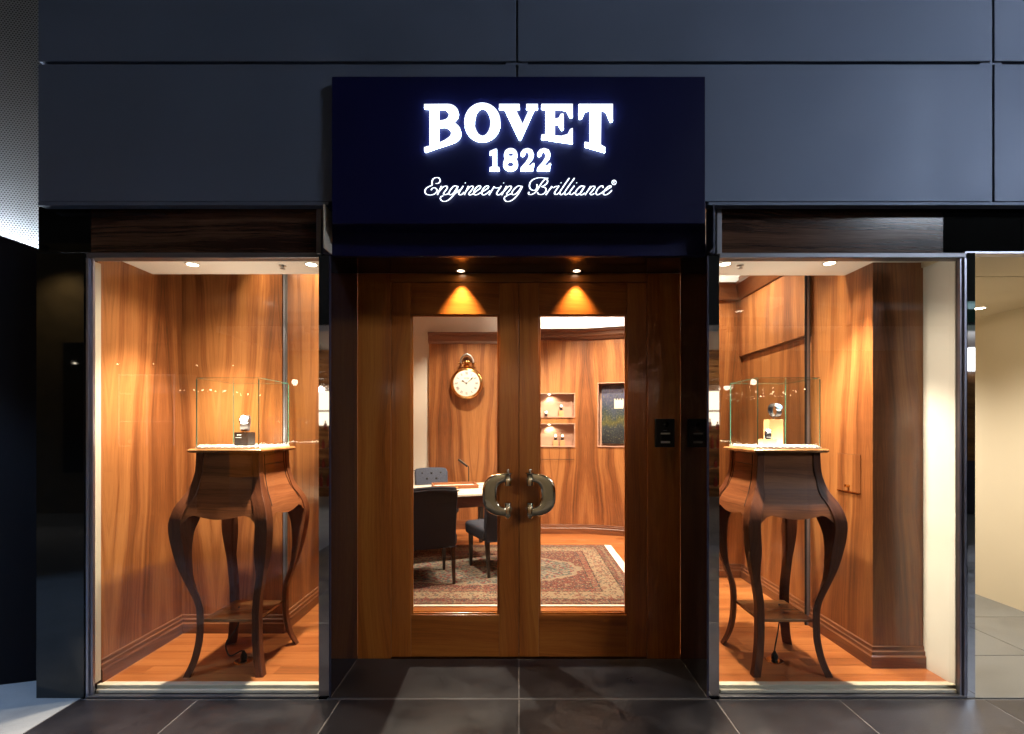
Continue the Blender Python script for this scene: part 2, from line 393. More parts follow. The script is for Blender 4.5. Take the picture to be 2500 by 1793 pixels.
# ================================================================== THE GROUND
YF, YD = 2.605, 3.05                    # facade line and door line
ZS = 2.43                               # soffit of the doorway
g = MB().box(-14, 14, -9, YF-.012, -.06, -.0015).build('pavement', M['grout']); struct(g)
def tiles(parent, xs, ys, z, mat, gap=.0032, th=.014, name='paving_tile'):
    for a, b_ in zip(xs[:-1], xs[1:]):
        for c, d_ in zip(ys[:-1], ys[1:]):
            MB().box(a+gap, b_-gap, c+gap, d_-gap, z-th, z).build(name, mat, parent, bevel=.0015, seg=1)
tiles(g, [-2.36,-1.72,-.957,0,1.05,1.715,2.49,3.3,4.1,4.9], [-.4,.6,1.6,YF-.016], 0, M['tile'])
ll = MB().box(-14, -2.362, -9, 3.6, -.011, .0006).build('side_pavement', M['pale_slab']); struct(ll)
th = MB().box(-1.03, 1.03, YF-.010, 3.045, -.06, -.0015).build('entrance_floor', M['grout']); struct(th)
tiles(th, [-1.018, 0, 1.018], [YF-.003, 3.043], 0, M['tile'], name='floor_tile')
MB().box(-1.03, 1.03, YF-.0135, YF-.0045, -.012, .0015).build('threshold_strip', M['alu_dark'], th)
cf = MB().box(2.40, 9, YF-.010, 9, -.06, -.012).build('corridor_floor', M['fascia_joint']); struct(cf)
tiles(cf, [2.42, 3.30, 4.02], [YF-.002, 3.09, 3.72, 4.35, 5.0, 5.9, 7.0], 0, M['corr_tile'], name='floor_tile', gap=.003)

# ================================================================== THE SHOP BUILDING (facade, doors and window frames are its parts)
bld = thing('shop_building', 'dark metal clad boutique front with two lit display windows and timber doors', 'building', (0, YF, 0))
YA = 2.55
def fpanel(x0, x1, z0, z1): MB().box(x0, x1, YA, YA+.03, z0, z1).build('fascia_panel', M['fascia'], bld, bevel=.003)
xl = PX(93, YA); xc = PX(1262, YA); xr = PX(2423, YA)
zb, zt0, zt1 = PZ(500, YA), PZ(157, YA), PZ(150, YA)
for z0, z1 in ((zb+.016, zt0), (zt1, 4.9)):
    fpanel(xl, xc-.005, z0, z1); fpanel(xc+.005, xr-.010, z0, z1); fpanel(xr+.010, 4.9, z0, z1)
MB().box(xl+.006, 4.9, YA+.034, YA+.05, zb, 4.9).build('fascia_backing', M['fascia_joint'], bld)
MB().box(xl, PX(803, YA)-.0, YA-.002, YA+.045, zb-.004, zb+.013).build('fascia_flange', M['fascia'], bld, bevel=.002)
MB().box(PX(1729, YA), 4.9, YA-.002, YA+.045, zb-.004, zb+.013).build('fascia_flange', M['fascia'], bld, bevel=.002)
MB().box(xl-.006, xl+.004, YA+.031, 2.64, zb+.021, 4.9).build('fascia_light_stop', M['fascia'], bld)  # panel added behind the fascia end to block the uplight leak
for xj in (xc, xr):
    MB().box(xj-.058, xj+.058, YA+.008, YA+.032, zt0+.001, zt1-.001).build('joint_plate', M['fascia'], bld)
MB().box(xr-.0085, xr+.004, YA+.006, YA+.03, zb, 4.9).build('joint_cover', M['fascia'], bld)
# transom band above the windows
ZT = PZ(617, 2.62)
def band(x0, x1, mat, name, y=2.62): MB().box(x0, x1, y, y+.03, ZT, zb+.02).build(name, mat, bld)
band(PX(94, 2.62), PX(222, 2.62)-.002, M['blackgloss'], 'transom_panel'); band(PX(222, 2.62)+.002, -1.092, M['darkwood'], 'transom_panel')
band(1.088, PX(2303, 2.62)-.002, M['darkwood'], 'transom_panel'); band(PX(2303, 2.62)+.002, 2.72, M['blackgloss'], 'transom_panel'); band(2.724, 4.9, M['blackgloss'], 'transom_panel')
for s in (-1, 1):
    MB().box(min(s*1.060, s*1.087), max(s*1.060, s*1.087), 2.59, 2.64, PZ(625, 2.62), zb+.02).build('corner_post', M['alu_dark'], bld, bevel=.002)
    MB().box(min(s*1.021, s*1.050), max(s*1.021, s*1.050), 2.585, 2.64, PZ(625, 2.62), zb+.02).build('corner_trim', M['navy_trim'], bld, bevel=.002)
    # mirror strip and polished side wall of the doorway
    MB().box(min(s*1.0225, s*1.078), max(s*1.0225, s*1.078), 2.602, 2.606, .012, PZ(625, 2.605)).build('mirror_strip', M['mirror'], bld)
    MB().box(min(s*1.018, s*1.0745), max(s*1.018, s*1.0745), 2.608, 3.044, 0.0, 2.46).build('doorway_side_wall', M['reveal'], bld)
    MB().box(min(s*1.0135, s*1.0215), max(s*1.0135, s*1.0215), 2.600, 2.6075, 0.0, PZ(625, 2.605)).build('edge_trim', M['navy_trim'], bld)
# hood over the doorway: panel under the sign, glossy soffit
MB().box(-1.012, 1.012, 2.62, 2.65, PZ(625, 2.62), 2.66).build('hood_panel', M['navy'], bld)
MB().box(-1.018, 1.018, 2.651, 3.049, ZS, ZS+.03).build('doorway_soffit', M['soffit'], bld)
MB().box(-1.0195, -1.0125, 2.52, 2.619, PZ(622, 2.62), 2.62).build('hood_cheek', M['ivory'], bld)  # ivory colour stands in for light reflected on this cheek
MB().box(1.0125, 1.0195, 2.52, 2.619, PZ(622, 2.62), 2.62).build('hood_cheek', M['navy_trim'], bld)
# left pillar, right end strip
MB().box(PX(88, 2.6), PX(205, 2.6), 2.60, 2.655, .0, PZ(618, 2.6)).build('pillar_panel', M['blackgloss'], bld, bevel=.002)
MB().box(PX(204.5, 2.6), PX(209.5, 2.6), 2.612, 2.635, .0, PZ(618, 2.6)).build('corner_strip', M['mirror'], bld)
MB().box(PX(2361, 2.6), PX(2380, 2.6), 2.598, 2.604, .0, PZ(618, 2.6)).build('mirror_strip', M['mirror'], bld)
MB().box(2.416, 2.455, 2.606, 2.72, .0, PZ(618, 2.6)).build('end_post', M['alu_dark'], bld)
# --- display windows: frame > pane, sill pieces
def window(x0, x1, jl, jr):
    zt = PZ(617, 2.6); zt2 = PZ(633, 2.62)
    f = MB()
    if jl: f.box(x0, x0+.014, 2.598, 2.64, 0, zt2).box(x0+.0142, x0+.030, 2.607, 2.622, 0, zt2)
    if jr: f.box(x1-.014, x1, 2.598, 2.64, 0, zt2).box(x1-.030, x1-.0142, 2.607, 2.622, 0, zt2)
    fr = f.build('window_frame', M['alu'], bld, bevel=.002)
    MB().box(x0, x1, 2.600, 2.66, zt2, zt).build('head_rail', M['alu_dark'], fr, bevel=.004)
    a, b_ = x0+(.0145 if jl else 0), x1-(.0145 if jr else 0)
    MB().box(x0, x1, 2.594, 2.622, .0, .014).build('sill_drip', M['alu_dark'], fr, bevel=.002)
    MB().box(a+.016, b_-(.016 if jr else 0), 2.6235, 2.640, .0145, .032).build('sill_rail', M['ivory'], fr, bevel=.003)
    MB().box(a, b_, 2.648, 2.672, .0145, .047).build('sill_rail', M['ivory'], fr, bevel=.003)
    MB().box(a, b_, 2.673, 2.700, .0145, .040).build('sill_rail', M['ivory'], fr, bevel=.003)
    MB().box(a, b_, 2.641, 2.647, .016, zt2+.01).build('glass_pane', M['glass'], fr)
    if jl: MB().box(-2.3515, -2.334, 2.662, 2.699, .048, zt2).build('inner_bead', M['ivory'], fr)
    return fr
WL = (PX(210, 2.6), -1.079); WR = (1.079, PX(2360, 2.6))
window(*WL, True, False); window(*WR, False, True)
# --- double doors
def door(s):
    xo, xi = s*.806, s*.0015; go, gi = s*.6815, s*.1255; y0, y1 = 3.05, 3.10; z0, z1 = .010, 2.372; g0, g1 = .274, 2.171
    B = lambda a, b_, c, d_, e, f: MB().box(min(a, b_), max(a, b_), c, d_, e, f)
    d = MB()
    for (a, b_, e, f) in ((go, go-s*.012, g0, g1), (gi+s*.012, gi, g0, g1)): d.box(min(a, b_), max(a, b_), 3.058, 3.07, e, f)
    lo, hi = min(go-s*.012, gi+s*.012), max(go-s*.012, gi+s*.012)
    d.box(lo, hi, 3.058, 3.07, g0, g0+.012); d.box(lo, hi, 3.058, 3.07, g1-.012, g1)
    dm = d.build('door', M['door'], bld, bevel=.002)
    B(xo, go+s*.0006, y0, y1, z0, z1).build('stile', M['door'], dm, bevel=.0025)
    B(gi-s*.0006, xi, y0, y1, z0, z1).build('stile', M['door'], dm, bevel=.0025)
    B(go, gi, y0+.0015, y1, z0, g0).build('rail', M['door_h'], dm, bevel=.002)
    B(go, gi, y0+.0015, y1, g1, z1).build('rail', M['door_h'], dm, bevel=.002)
    B(go-s*.002, gi+s*.002, 3.072, 3.080, g0+.002, g1-.002).build('glass_pane', M['glass'], dm)
    B(go, gi, 3.0815, 3.094, g0, g0+.012).build('glazing_bead', M['door'], dm)
    # horseshoe pull handle between two turned posts
    YH = 2.985
    hx = PX(1240, YH) * (1 if s < 0 else -1); hz = PZ(1208, YH)
    sg = 1 if s < 0 else -1
    h = MB(); rings = []
    n = 26
    for i in range(n+1):
        a = R(-90) - R(180)*i/n            # bottom -> outer side -> top
        ca, sa = math.cos(a), math.sin(a)
        sp = lambda v_, e_: math.copysign(abs(v_)**e_, v_)
        ox, oz = .158*sp(ca, .72), .132*sp(sa, .72); ix, iz = .068*sp(ca, .72), .078*sp(sa, .72)
        if i in (0, n): ix = 0; 
        cxm, czm = (ox+ix)/2, (oz+iz)/2
        w2 = [(ox+(ix-ox)*(.5-.5*math.copysign(abs(math.cos(R(a2)))**.28, math.cos(R(a2)))), -.015*math.copysign(abs(math.sin(R(a2)))**.4, math.sin(R(a2))) - .003*math.sin(R(a2))) for a2 in range(0, 360, 20)]
        ring = []
        for (xx, yy) in w2:
            t = (xx-ox)/(ix-ox) if abs(ix-ox) > 1e-6 else 0
            zz = oz + (iz-oz)*t
            ring.append((hx + sg*(-abs(ox + (ix-ox)*t)) if True else 0, YH+yy, hz+zz))
        rings.append(ring)
    h.loft(rings)
    for (za, zb_) in ((hz+.053, hz+.130), (hz-.132, hz-.054)):
        h.lathe((hx, YH, za), [(.018, 0), (.0225, .003), (.0225, zb_-za-.003), (.021, zb_-za)], n=24)
        h.cyl((hx, YH+.002, (za+zb_)/2), .012, 3.052-YH, 'Y', 14)
        h.lathe((hx, 3.040, (za+zb_)/2), [(.026, 0), (.026, .011)], 'Y', 20)
    h.lathe((hx, YH, hz+.130), [(.030, 0), (.030, .006), (.010, .012), (.012, .018), (.009, .027), (.002, .031)], n=20)
    h.lathe((hx, YH, hz-.132), [(.0235, 0), (.017, -.012), (.008, -.021), (.001, -.024)], n=20)
    h.lathe((hx, YH, hz-.054), [(.024, 0), (.024, .005), (.010, .009), (.001, .011)], n=20)
    h.build('handle', M['chrome'], dm, smooth=40)
    MB().box(min(s*.8075, s*1.0175), max(s*.8075, s*1.0175), 3.046, 3.10, .0, ZS-.001).build('door_frame', M['door'], bld, bevel=.003)
    return dm
door(-1); door(1)
MB().box(-.8072, .8072, 3.047, 3.10, 2.376, ZS-.001).build('door_header', M['door_h'], bld, bevel=.002)
MB().box(-.014, .014, 3.1005, 3.106, .01, 2.36).build('gap_light_stop', M['fascia_joint'], bld)  # dark strip added behind the door gap to stop light leaking through
MB().box(-.8, .8, 3.102, 3.108, 2.36, ZS).build('header_stop', M['fascia_joint'], bld)
MB().box(-1.06, 1.06, 3.10, 3.16, ZS-.002, 3.3).build('wall_above_door', M['ceil'], bld)

# ================================================================== SHELL OF THE ROOMS
ZW = .030                                  # raised floor of the display windows
def planks(parent, x0, x1, y0, y1, z, wd, lmin, lmax):
    y = y0; r = 0
    while y < y1-.005:
        x = x0 - rnd.random()*lmax*.7; yy = min(y+wd, y1)
        while x < x1:
            L = rnd.uniform(lmin, lmax); a, b_ = max(x, x0), min(x+L, x1)
            if b_-a > .02:
                MB().box(a+.0006, b_-.0006, y+.0007, yy-.0007, z-.010, z+rnd.uniform(-.0004, .0003)).build('floor_board', M['floor'], parent)
            x += L
        y += wd
wl = MB().box(-2.352, -1.079, 2.70, 3.372, 0, ZW-.011).build('display_floor', M['trim']); struct(wl)
planks(wl, -2.351, -1.079, 2.701, 3.371, ZW, .096, .7, 1.6)
MB().box(-1.66, -1.079, 3.372, 4.6, 0, ZW-.011).build('floor_base', M['trim'], wl); planks(wl, -1.651, -1.079, 3.372, 4.6, ZW, .096, .7, 1.6)
wr = MB().box(1.079, 2.412, 2.70, 3.45, 0, ZW-.011).build('display_floor', M['trim']); struct(wr)
planks(wr, 1.079, 2.411, 2.701, 3.45, ZW, .096, .7, 1.6)
MB().box(1.079, 2.13, 3.451, 4.62, 0, ZW-.011).build('floor_base', M['trim'], wr); planks(wr, 1.079, 2.12, 3.451, 4.615, ZW, .096, .7, 1.6)
sf = MB().box(-1.64, 2.0, 3.10, 7.05, -.06, -.011).build('shop_floor', M['trim']); struct(sf)
planks(sf, -1.06, 1.06, 3.101, 4.60, 0, .11, .9, 1.9)
planks(sf, -1.64, 1.95, 4.602, 7.0, 0, .11, .9, 1.9)
# partitions beside the doorway, seen from inside
for s in (-1, 1):
    o = MB().box(min(s*1.0625, s*1.0765), max(s*1.0625, s*1.0765), 3.05, 4.6, 0, 2.44).build('partition_wall', M['veneer']); struct(o)
def wallbox(name, *a, mat='veneer'):
    return struct(MB().box(*a).build(name, M[mat]))
wallbox('window_side_wall', -2.40, -2.352, 2.70, 3.42, 0, 3.2)
wallbox('window_back_wall', -2.352, -1.652, 3.372, 3.42, 0, 3.2)
wallbox('shop_side_wall', -1.70, -1.652, 3.421, 7.1, 0, 3.3)
wallbox('shop_back_wall', -1.652, .20, 7.0, 7.05, 0, 3.3, mat='cream')
# right hand side
rw = wallbox('window_side_wall', 2.130, 2.20, 2.892, 4.70, 0, 2.12)
MB().box(2.112, 2.20, 2.891, 3.490, 2.1205, 2.9).build('upper_panel', M['veneer'], rw)
MB().box(2.112, 2.129, 2.891, 3.490, .0, 2.12).build('wall_panel', M['veneer'], rw)
MB().box(2.100, 2.20, 3.500, 4.62, 2.135, 2.9).build('upper_panel', M['veneer'], rw)
MB().box(2.120, 2.20, 3.500, 4.62, 2.1205, 2.134).build('shadow_gap', M['trim'], rw)
wallbox('window_pilaster', 2.112, 2.412, 2.885, 2.8905, 0, 2.9)
wallbox('window_return_wall', 2.412, 2.420, 2.672, 2.90, 0, 2.5, mat='ceil')
wallbox('alcove_wall', 1.85, 2.1295, 4.62, 4.68, 0, 2.81)
# jewellery hatch in the right window wall
hp = MB().box(2.108, 2.1115, 2.985, 3.20, 1.05, 1.285).build('wall_hatch', M['veneer'], rw)
MB().box(2.106, 2.1085, 2.982, 3.203, 1.046, 1.050).build('hatch_edge', M['gold'], rw); MB().box(2.1085, 2.1108, 2.982, 3.203, 1.2855, 1.289).build('hatch_edge', M['trim'], rw)
MB().cyl((2.086, 3.09, 1.085), .010, .022, 'X', 14).build('hatch_knob', M['gold'], hp, smooth=40)
# ceilings over the windows, with a dropped front part
def wceil(x0, x1, yb):
    o = MB().box(x0, x1, 2.662, yb, 2.442, 2.50).build('window_ceiling', M['ceil']); return struct(o)
wceil(-2.352, -1.079, 3.105); wceil(1.079, 2.412, 3.13)
struct(MB().box(-2.40, -1.60, 3.106, 3.43, 3.0, 3.05).build('upper_ceiling', M['ceil']))
struct(MB().box(-1.75, 3.5, 2.70, 7.1, 3.30, 3.35).build('shop_ceiling', M['ceil']))
struct(MB().box(-2.45, -1.08, 2.663, 2.70, 2.501, 3.35).build('window_bulkhead', M['ceil']))
struct(MB().box(1.08, 2.45, 2.663, 2.70, 2.501, 3.35).build('window_bulkhead', M['ceil']))
# curved panelled wall of the salon
arc = [(.02,6.66),(.92,6.645)]
cp = cat_rom([(.60,6.655,0),(.92,6.645,0),(1.02,6.625,0),(1.60,6.44,0),(1.80,6.28,0),(1.93,6.0,0),(1.97,5.6,0),(1.95,5.1,0),(1.885,4.66,0)], 5)
seg3 = [(q.x, q.y) for q in cp]
segA = ((.02,6.66),(.92,6.645)); segB = ((1.02,6.625),(1.60,6.44))
def panel_wall(name, p0, p1, z0, z1, holes, th=.03):
    a, b_ = Vector((*p0, 0)), Vector((*p1, 0)); L = (b_-a).length; ux = (b_-a)/L; uy = Vector((-ux.y, ux.x, 0)); uz = Vector((0,0,1)); mb = MB()
    us = sorted({0, L, *[h[0] for h in holes], *[h[1] for h in holes]})
    for u0, u1 in zip(us[:-1], us[1:]):
        hs = sorted([h for h in holes if h[0] <= u0+1e-6 and h[1] >= u1-1e-6], key=lambda h: h[2]); z = z0
        for h in hs: mb.obox(a, ux, uy, uz, u0, u1, 0, th, z, h[2]); z = h[3]
        mb.obox(a, ux, uy, uz, u0, u1, 0, th, z, z1)
    o = struct(mb.build(name, M['veneer']))
    for h in holes:                              # lining of each niche
        d = .16 if h[1]-h[0] < .6 else .12; t = .012
        f = MB(); f.obox(a, ux, uy, uz, h[0]-.0, h[0]+t, -.006, d, h[2]+t, h[3]-t); f.obox(a, ux, uy, uz, h[1]-t, h[1], -.006, d, h[2]+t, h[3]-t)
        f.obox(a, ux, uy, uz, h[0], h[1], -.014, d, h[2], h[2]+t); f.obox(a, ux, uy, uz, h[0], h[1], -.010, d, h[3]-t, h[3])
        f.obox(a, ux, uy, uz, h[0], h[1], d, d+.01, h[2], h[3])
        f.build('niche', M['niche'], o)
    return o, a, ux, uy
M['niche'] = plain('niche_lining', (.42,.24,.17), .45, var=.05)
YN = 6.65
nz = [(.10-.02, PX(1404, YN)-.02, PZ(1020, YN), PZ(960, YN)), (.10-.02, PX(1404, YN)-.02, PZ(1092, YN), PZ(1034, YN))]
wA, aA, uA, nA = panel_wall('salon_wall', *segA, 0, 2.70, nz)
u0 = (PX(1459, 6.60)-1.02)*1.05
wB, aB, uB, nB = panel_wall('salon_wall', *segB, 0, 2.70, [(u0, u0+.50, PZ(1092, 6.55), PZ(934, 6.55))])
for chunk in ([(.9195,6.6452),(1.0205,6.6248)], [p for p in seg3 if p[0] >= 1.60 or p[1] < 6.44]):
    mb = MB(); sweep(mb, chunk, [(0,0),(0,2.70),(.03,2.70),(.03,0)]); struct(mb.build('salon_wall', M['veneer'], smooth=30))
fullp = [(.02,6.66),(.92,6.645),(1.02,6.625),(1.60,6.44)] + [p for p in seg3 if p[0] > 1.60 or p[1] < 6.43]
clean = []
for p in fullp:
    if not clean or (Vector(p)-Vector(clean[-1])).length > .03: clean.append(p)
for nm, prof in (('salon_cornice', [(-.075,2.81),(-.075,2.775),(-.05,2.76),(-.05,2.715),(-.03,2.70),(-.025,2.665),(0,2.66),(.06,2.66),(.06,2.81)]),
                 ('salon_skirting', [(-.022,0),(-.022,.075),(-.016,.085),(-.016,.105),(-.010,.11),(-.010,.125),(0,.13),(-.0005,0)])):
    struct(sweep(MB(), clean, prof).build(nm, M['trim'], smooth=25))
struct(MB().box(-.02, 3.5, 6.95, 7.0, 2.4, 3.3).build('cove_back_wall', M['ceil']))
cv = sweep(MB(), [(p[0], p[1]) for p in clean], [(.075,2.78),(.075,2.80),(.11,2.80),(.11,2.78)]).build('cove_light', M['cove'])
tag(cv, 'concealed white light strip glowing above the curved wall cornice', 'light')
sweepL = [(-1.25,6.94),(.19,6.94)]
# panelling with the clock
pp = MB().box(-1.292, .19, 6.945, 6.999, 0, 2.70).build('clock_panel', M['veneer']); struct(pp)
sweep(MB(), [(-1.300,6.945),(.19,6.945)], [(-.06,2.82),(-.06,2.785),(-.04,2.77),(-.035,2.69),(-.015,2.665),(.05,2.66),(.05,2.82)]).build('panel_cornice', M['trim'], pp, smooth=25)
MB().box(-1.294, .19, 6.925, 6.944, 0, .13).build('skirting', M['trim'], pp)
# skirtings in the windows
SK = [(0,ZW),(0,ZW+.125),(.008,ZW+.12),(.010,ZW+.10),(.017,ZW+.095),(.017,ZW+.075),(.024,ZW+.066),(.024,ZW)]
def skirt(path, sgn): return struct(sweep(MB(), path, [(o*sgn, z) for o, z in SK]).build('window_skirting', M['trim'], smooth=25))
skirt([(-2.352,2.702),(-2.352,3.372),(-1.652,3.372),(-1.652,4.6)], -1)
skirt([(2.412,2.885),(2.112,2.885),(2.112,3.49)], 1)
skirt([(2.13,3.50),(2.13,4.62),(1.86,4.62)], 1)
# cornice on the inner right wall
struct(sweep(MB(), [(2.10,3.5),(2.10,4.60),(1.86,4.60)], [(0,2.67),(0,2.82),(.07,2.82),(.07,2.79),(.05,2.77),(.02,2.69),(.01,2.67)]).build('alcove_cornice', M['trim'], smooth=25))
# glass partition posts
def post(x, y, name, lab):
    t = thing(name, lab, 'glass screen', (x, y, ZW))
    MB().box(x-.007, x+.007, y-.010, y+.010, ZW, 3.0).build('channel', M['alu'], t)
    MB().box(x-.017, x-.009, y-.006, y+.006, ZW, 3.0).build('seal', M['black'], t)
    MB().box(x+.009, x+.017, y-.008, y+.008, ZW, 3.0).build('channel', M['alu_dark'], t)
    return t
t = post(-1.640, 3.385, 'glass_partition', 'clear glass screen with slim metal upright closing the back of the left window')
MB().box(-1.620, -1.08, 3.382, 3.390, ZW, 2.99).build('glass_pane', M['caseglass'], t)
t = post(2.085, 3.495, 'glass_partition', 'clear glass screen with slim metal upright closing the back of the right window')
MB().box(1.08, 2.066, 3.491, 3.499, ZW, 2.99).build('glass_pane', M['caseglass'], t)

# ================================================================== CORRIDOR ON THE RIGHT, NEIGHBOUR ON THE LEFT
struct(MB().box(4.0, 4.12, YF, 9, 0, 2.5).build('corridor_wall', M['corr']))
cc = struct(MB().box(2.40, 4.2, 2.66, 3.046, 2.41, 2.47).build('corridor_ceiling', M['corr']))
MB().box(2.40, 4.2, 3.054, 9, 2.41, 2.47).build('ceiling_panel', M['corr'], cc)
MB().box(2.40, 4.2, 2.60, 2.655, ZT-.012, ZT-.001).build('head_trim', M['alu'], cc)
struct(MB().box(2.425, 2.455, 2.73, 9, 0, 2.41).build('corridor_wall', M['corr']))
struct(MB().box(2.40, 4.2, 7.5, 7.6, 0, 2.5).build('corridor_wall', M['corr']))
u = Vector((1, .295, 0)).normalized()
dw = MB(); a = Vector((-2.936, 2.734, 0))
def dpt(t, off): return (a.x+u.x*t-u.y*off, a.y+u.y*t+u.x*off)
P0, P1, P2, P3 = dpt(-2.5, 0), dpt(.36, 0), dpt(.36, .07), dpt(-2.5, .07)
dw.add([(*P0,0),(*P1,0),(*P2,0),(*P3,0),(*P0,3.2),(*P1,2.435),(*P2,2.435),(*P3,3.2)], [(0,3,2,1),(4,5,6,7),(0,1,5,4),(1,2,6,5),(2,3,7,6),(3,0,4,7)])
# top edge falls slightly towards the pillar
zt_ = lambda t: 2.545-.33*t
dw.v[4] = (*P0, zt_(-2.5)); dw.v[5] = (*P1, zt_(.36)); dw.v[6] = (*P2, zt_(.36)); dw.v[7] = (*P3, zt_(-2.5))
o = dw.build('boundary_wall', M['darkpanel']); tag(o, 'plain dark navy wall with sloping top left of the black pillar', 'wall')
pw = MB(); Q0, Q1, Q2, Q3 = dpt(-2.5, .26), dpt(.55, .26), dpt(.55, .30), dpt(-2.5, .30)
pw.add([(*q, z) for z in (0, 6.5) for q in (Q0, Q1, Q2, Q3)], [(0,3,2,1),(4,5,6,7),(0,1,5,4),(1,2,6,5),(2,3,7,6),(3,0,4,7)])
o = pw.build('perforated_wall', M['perf']); tag(o, 'dimpled silver metal wall lit from below at the upper left', 'wall')
ul = thing('uplight', 'linear white uplight hidden behind the dark wall top at left', 'light', (*dpt(0,.16), 2.3))
e = MB()
q0, q1 = dpt(-.9, .215), dpt(.34, .215)
e.tube([(*q0, zt_(-.9)-.06), (*q1, zt_(.34)-.06)], .014, 8).build('tube', M['uplight'], ul)

# ================================================================== THE SIGN
YS = 2.50
sg = thing('shop_sign', 'dark navy box sign with glowing white lettering above the doors', 'sign', (0, YS, PZ(546, YS)))
x0, x1, z0, z1 = PX(810, YS), PX(1722, YS), PZ(546, YS), PZ(187, YS)
MB().box(x0, x1, YS, 2.546, z0, z1).build('sign_face', M['navy'], sg, bevel=.003)
MB().box(x0+.012, x1-.012, 2.5465, 2.618, z0, 2.615).build('sign_return', M['navy'], sg)
YL = YS - .014
SX = lambda zx: PX(1000 + zx*.2381, YL); SZ = lambda zy: PZ(220 + zy*.2381, YL)
def arc(cx_, cy_, rx, ry, a0, a1, n=14): return [(cx_+rx*math.cos(R(a0+(a1-a0)*i/n)), cy_+ry*math.sin(R(a0+(a1-a0)*i/n))) for i in range(n+1)]
GL = {}
GL['B'] = [[(150,150)] + [(390,148)] + arc(390,240,112,92,-90,60,10) + [(452,322)] + arc(400,436,127,108,-50,70,12) + [(160,632),(150,620),(150,592),(205,576),(205,190),(150,184)],
           [(298,192),(345,192)] + arc(345,252,58,60,-88,60,8) + [(345,312),(298,322)], [(298,378),(350,374)] + arc(355,440,72,66,-85,65,8) + [(360,518),(298,545)]]
GL['O'] = [arc(746,330,185,195,0,360,48)[:-1], arc(748,328,82,146,0,360,36)[:-1]]
GL['V'] = [[(918,148),(1128,148),(1128,190),(1085,195),(1158,352),(1228,195),(1197,190),(1197,148),(1315,148),(1315,190),(1280,195),(1144,498),(1132,508),(1120,498),(975,195),(918,190)]]
GL['E'] = [[(1352,148),(1672,148),(1672,272),(1652,280),(1636,260),(1612,208),(1560,194),(1490,194),(1490,298),(1528,290),(1548,250),(1575,245),(1580,262),(1580,395),(1562,408),(1545,385),(1524,350),(1490,342),(1490,470),(1560,474),(1620,456),(1645,405),(1672,395),(1672,545),(1352,498),(1352,462),(1395,456),(1395,194),(1352,188)]]
GL['T'] = [[(1735,148),(2083,148),(2083,315),(2060,322),(2045,290),(2018,220),(1965,194),(1960,565),(2008,592),(2005,635),(1800,578),(1797,535),(1850,545),(1850,194),(1795,222),(1768,285),(1745,292),(1735,275)]]
GL['1'] = [[(820,632),(878,607),(895,607),(895,786),(920,796),(920,822),(820,822),(820,796),(850,788),(850,655),(820,657)]]
GL['8'] = [arc(1037,662,68,62,150,390,20) + arc(1035,755,75,70,-45,225,26), arc(1037,657,30,24,0,360,18)[:-1], arc(1035,757,33,32,0,360,18)[:-1]]
two = [(1140,645),(1165,612),(1210,600),(1255,615),(1273,655),(1262,697),(1228,738),(1195,775),(1243,775),(1260,755),(1279,752),(1265,822),(1138,822),(1138,800),(1188,745),(1216,700),(1226,660),(1216,632),(1200,624),(1186,636),(1180,662),(1160,676),(1143,668)]
GL['2'] = [two]; GL['2b'] = [[(a+171, b_) for a, b_ in two]]
def glyph_mesh(polys, fx, fz, y, depth):
    cu = bpy.data.curves.new('glyph', 'CURVE'); cu.dimensions = '2D'; cu.fill_mode = 'BOTH'; cu.extrude = depth/2
    for pl in polys:
        s_ = cu.splines.new('POLY'); s_.points.add(len(pl)-1); s_.use_cyclic_u = True
        for q, (a, b_) in zip(s_.points, pl): q.co = (fx(a), fz(b_), 0, 1)
    ob = bpy.data.objects.new('glyph', cu); C.objects.link(ob); dg = bpy.context.evaluated_depsgraph_get(); dg.update()
    me = bpy.data.meshes.new_from_object(ob.evaluated_get(dg)); bpy.data.objects.remove(ob); bpy.data.curves.remove(cu)
    for v in me.vertices: v.co = Vector((v.co.x, y - v.co.z, v.co.y))
    me.update(); return me
def letter(me, mat, parent, name='letter'):
    me.materials.clear(); me.materials.append(mat)
    if mat is M['letter']:
        me.materials.append(M['letter_side'])
        for p_ in me.polygons: p_.material_index = 0 if p_.normal.y < -.9 else 1
    o = bpy.data.objects.new(name, me); C.objects.link(o); attach(o, parent); return o
for ch in ('B','O','V','E','T','1','8','2','2b'):
    letter(glyph_mesh(GL[ch], SX, SZ, YL+.004, .016), M['letter'], sg)
S2 = lambda p: (PX(1030 + p[0]*.11464, YL), YL, PZ(410 + p[1]*.11464, YL))
S3 = lambda p: (PX(1270 + p[0]*.11023, YL), YL, PZ(410 + p[1]*.11023, YL))
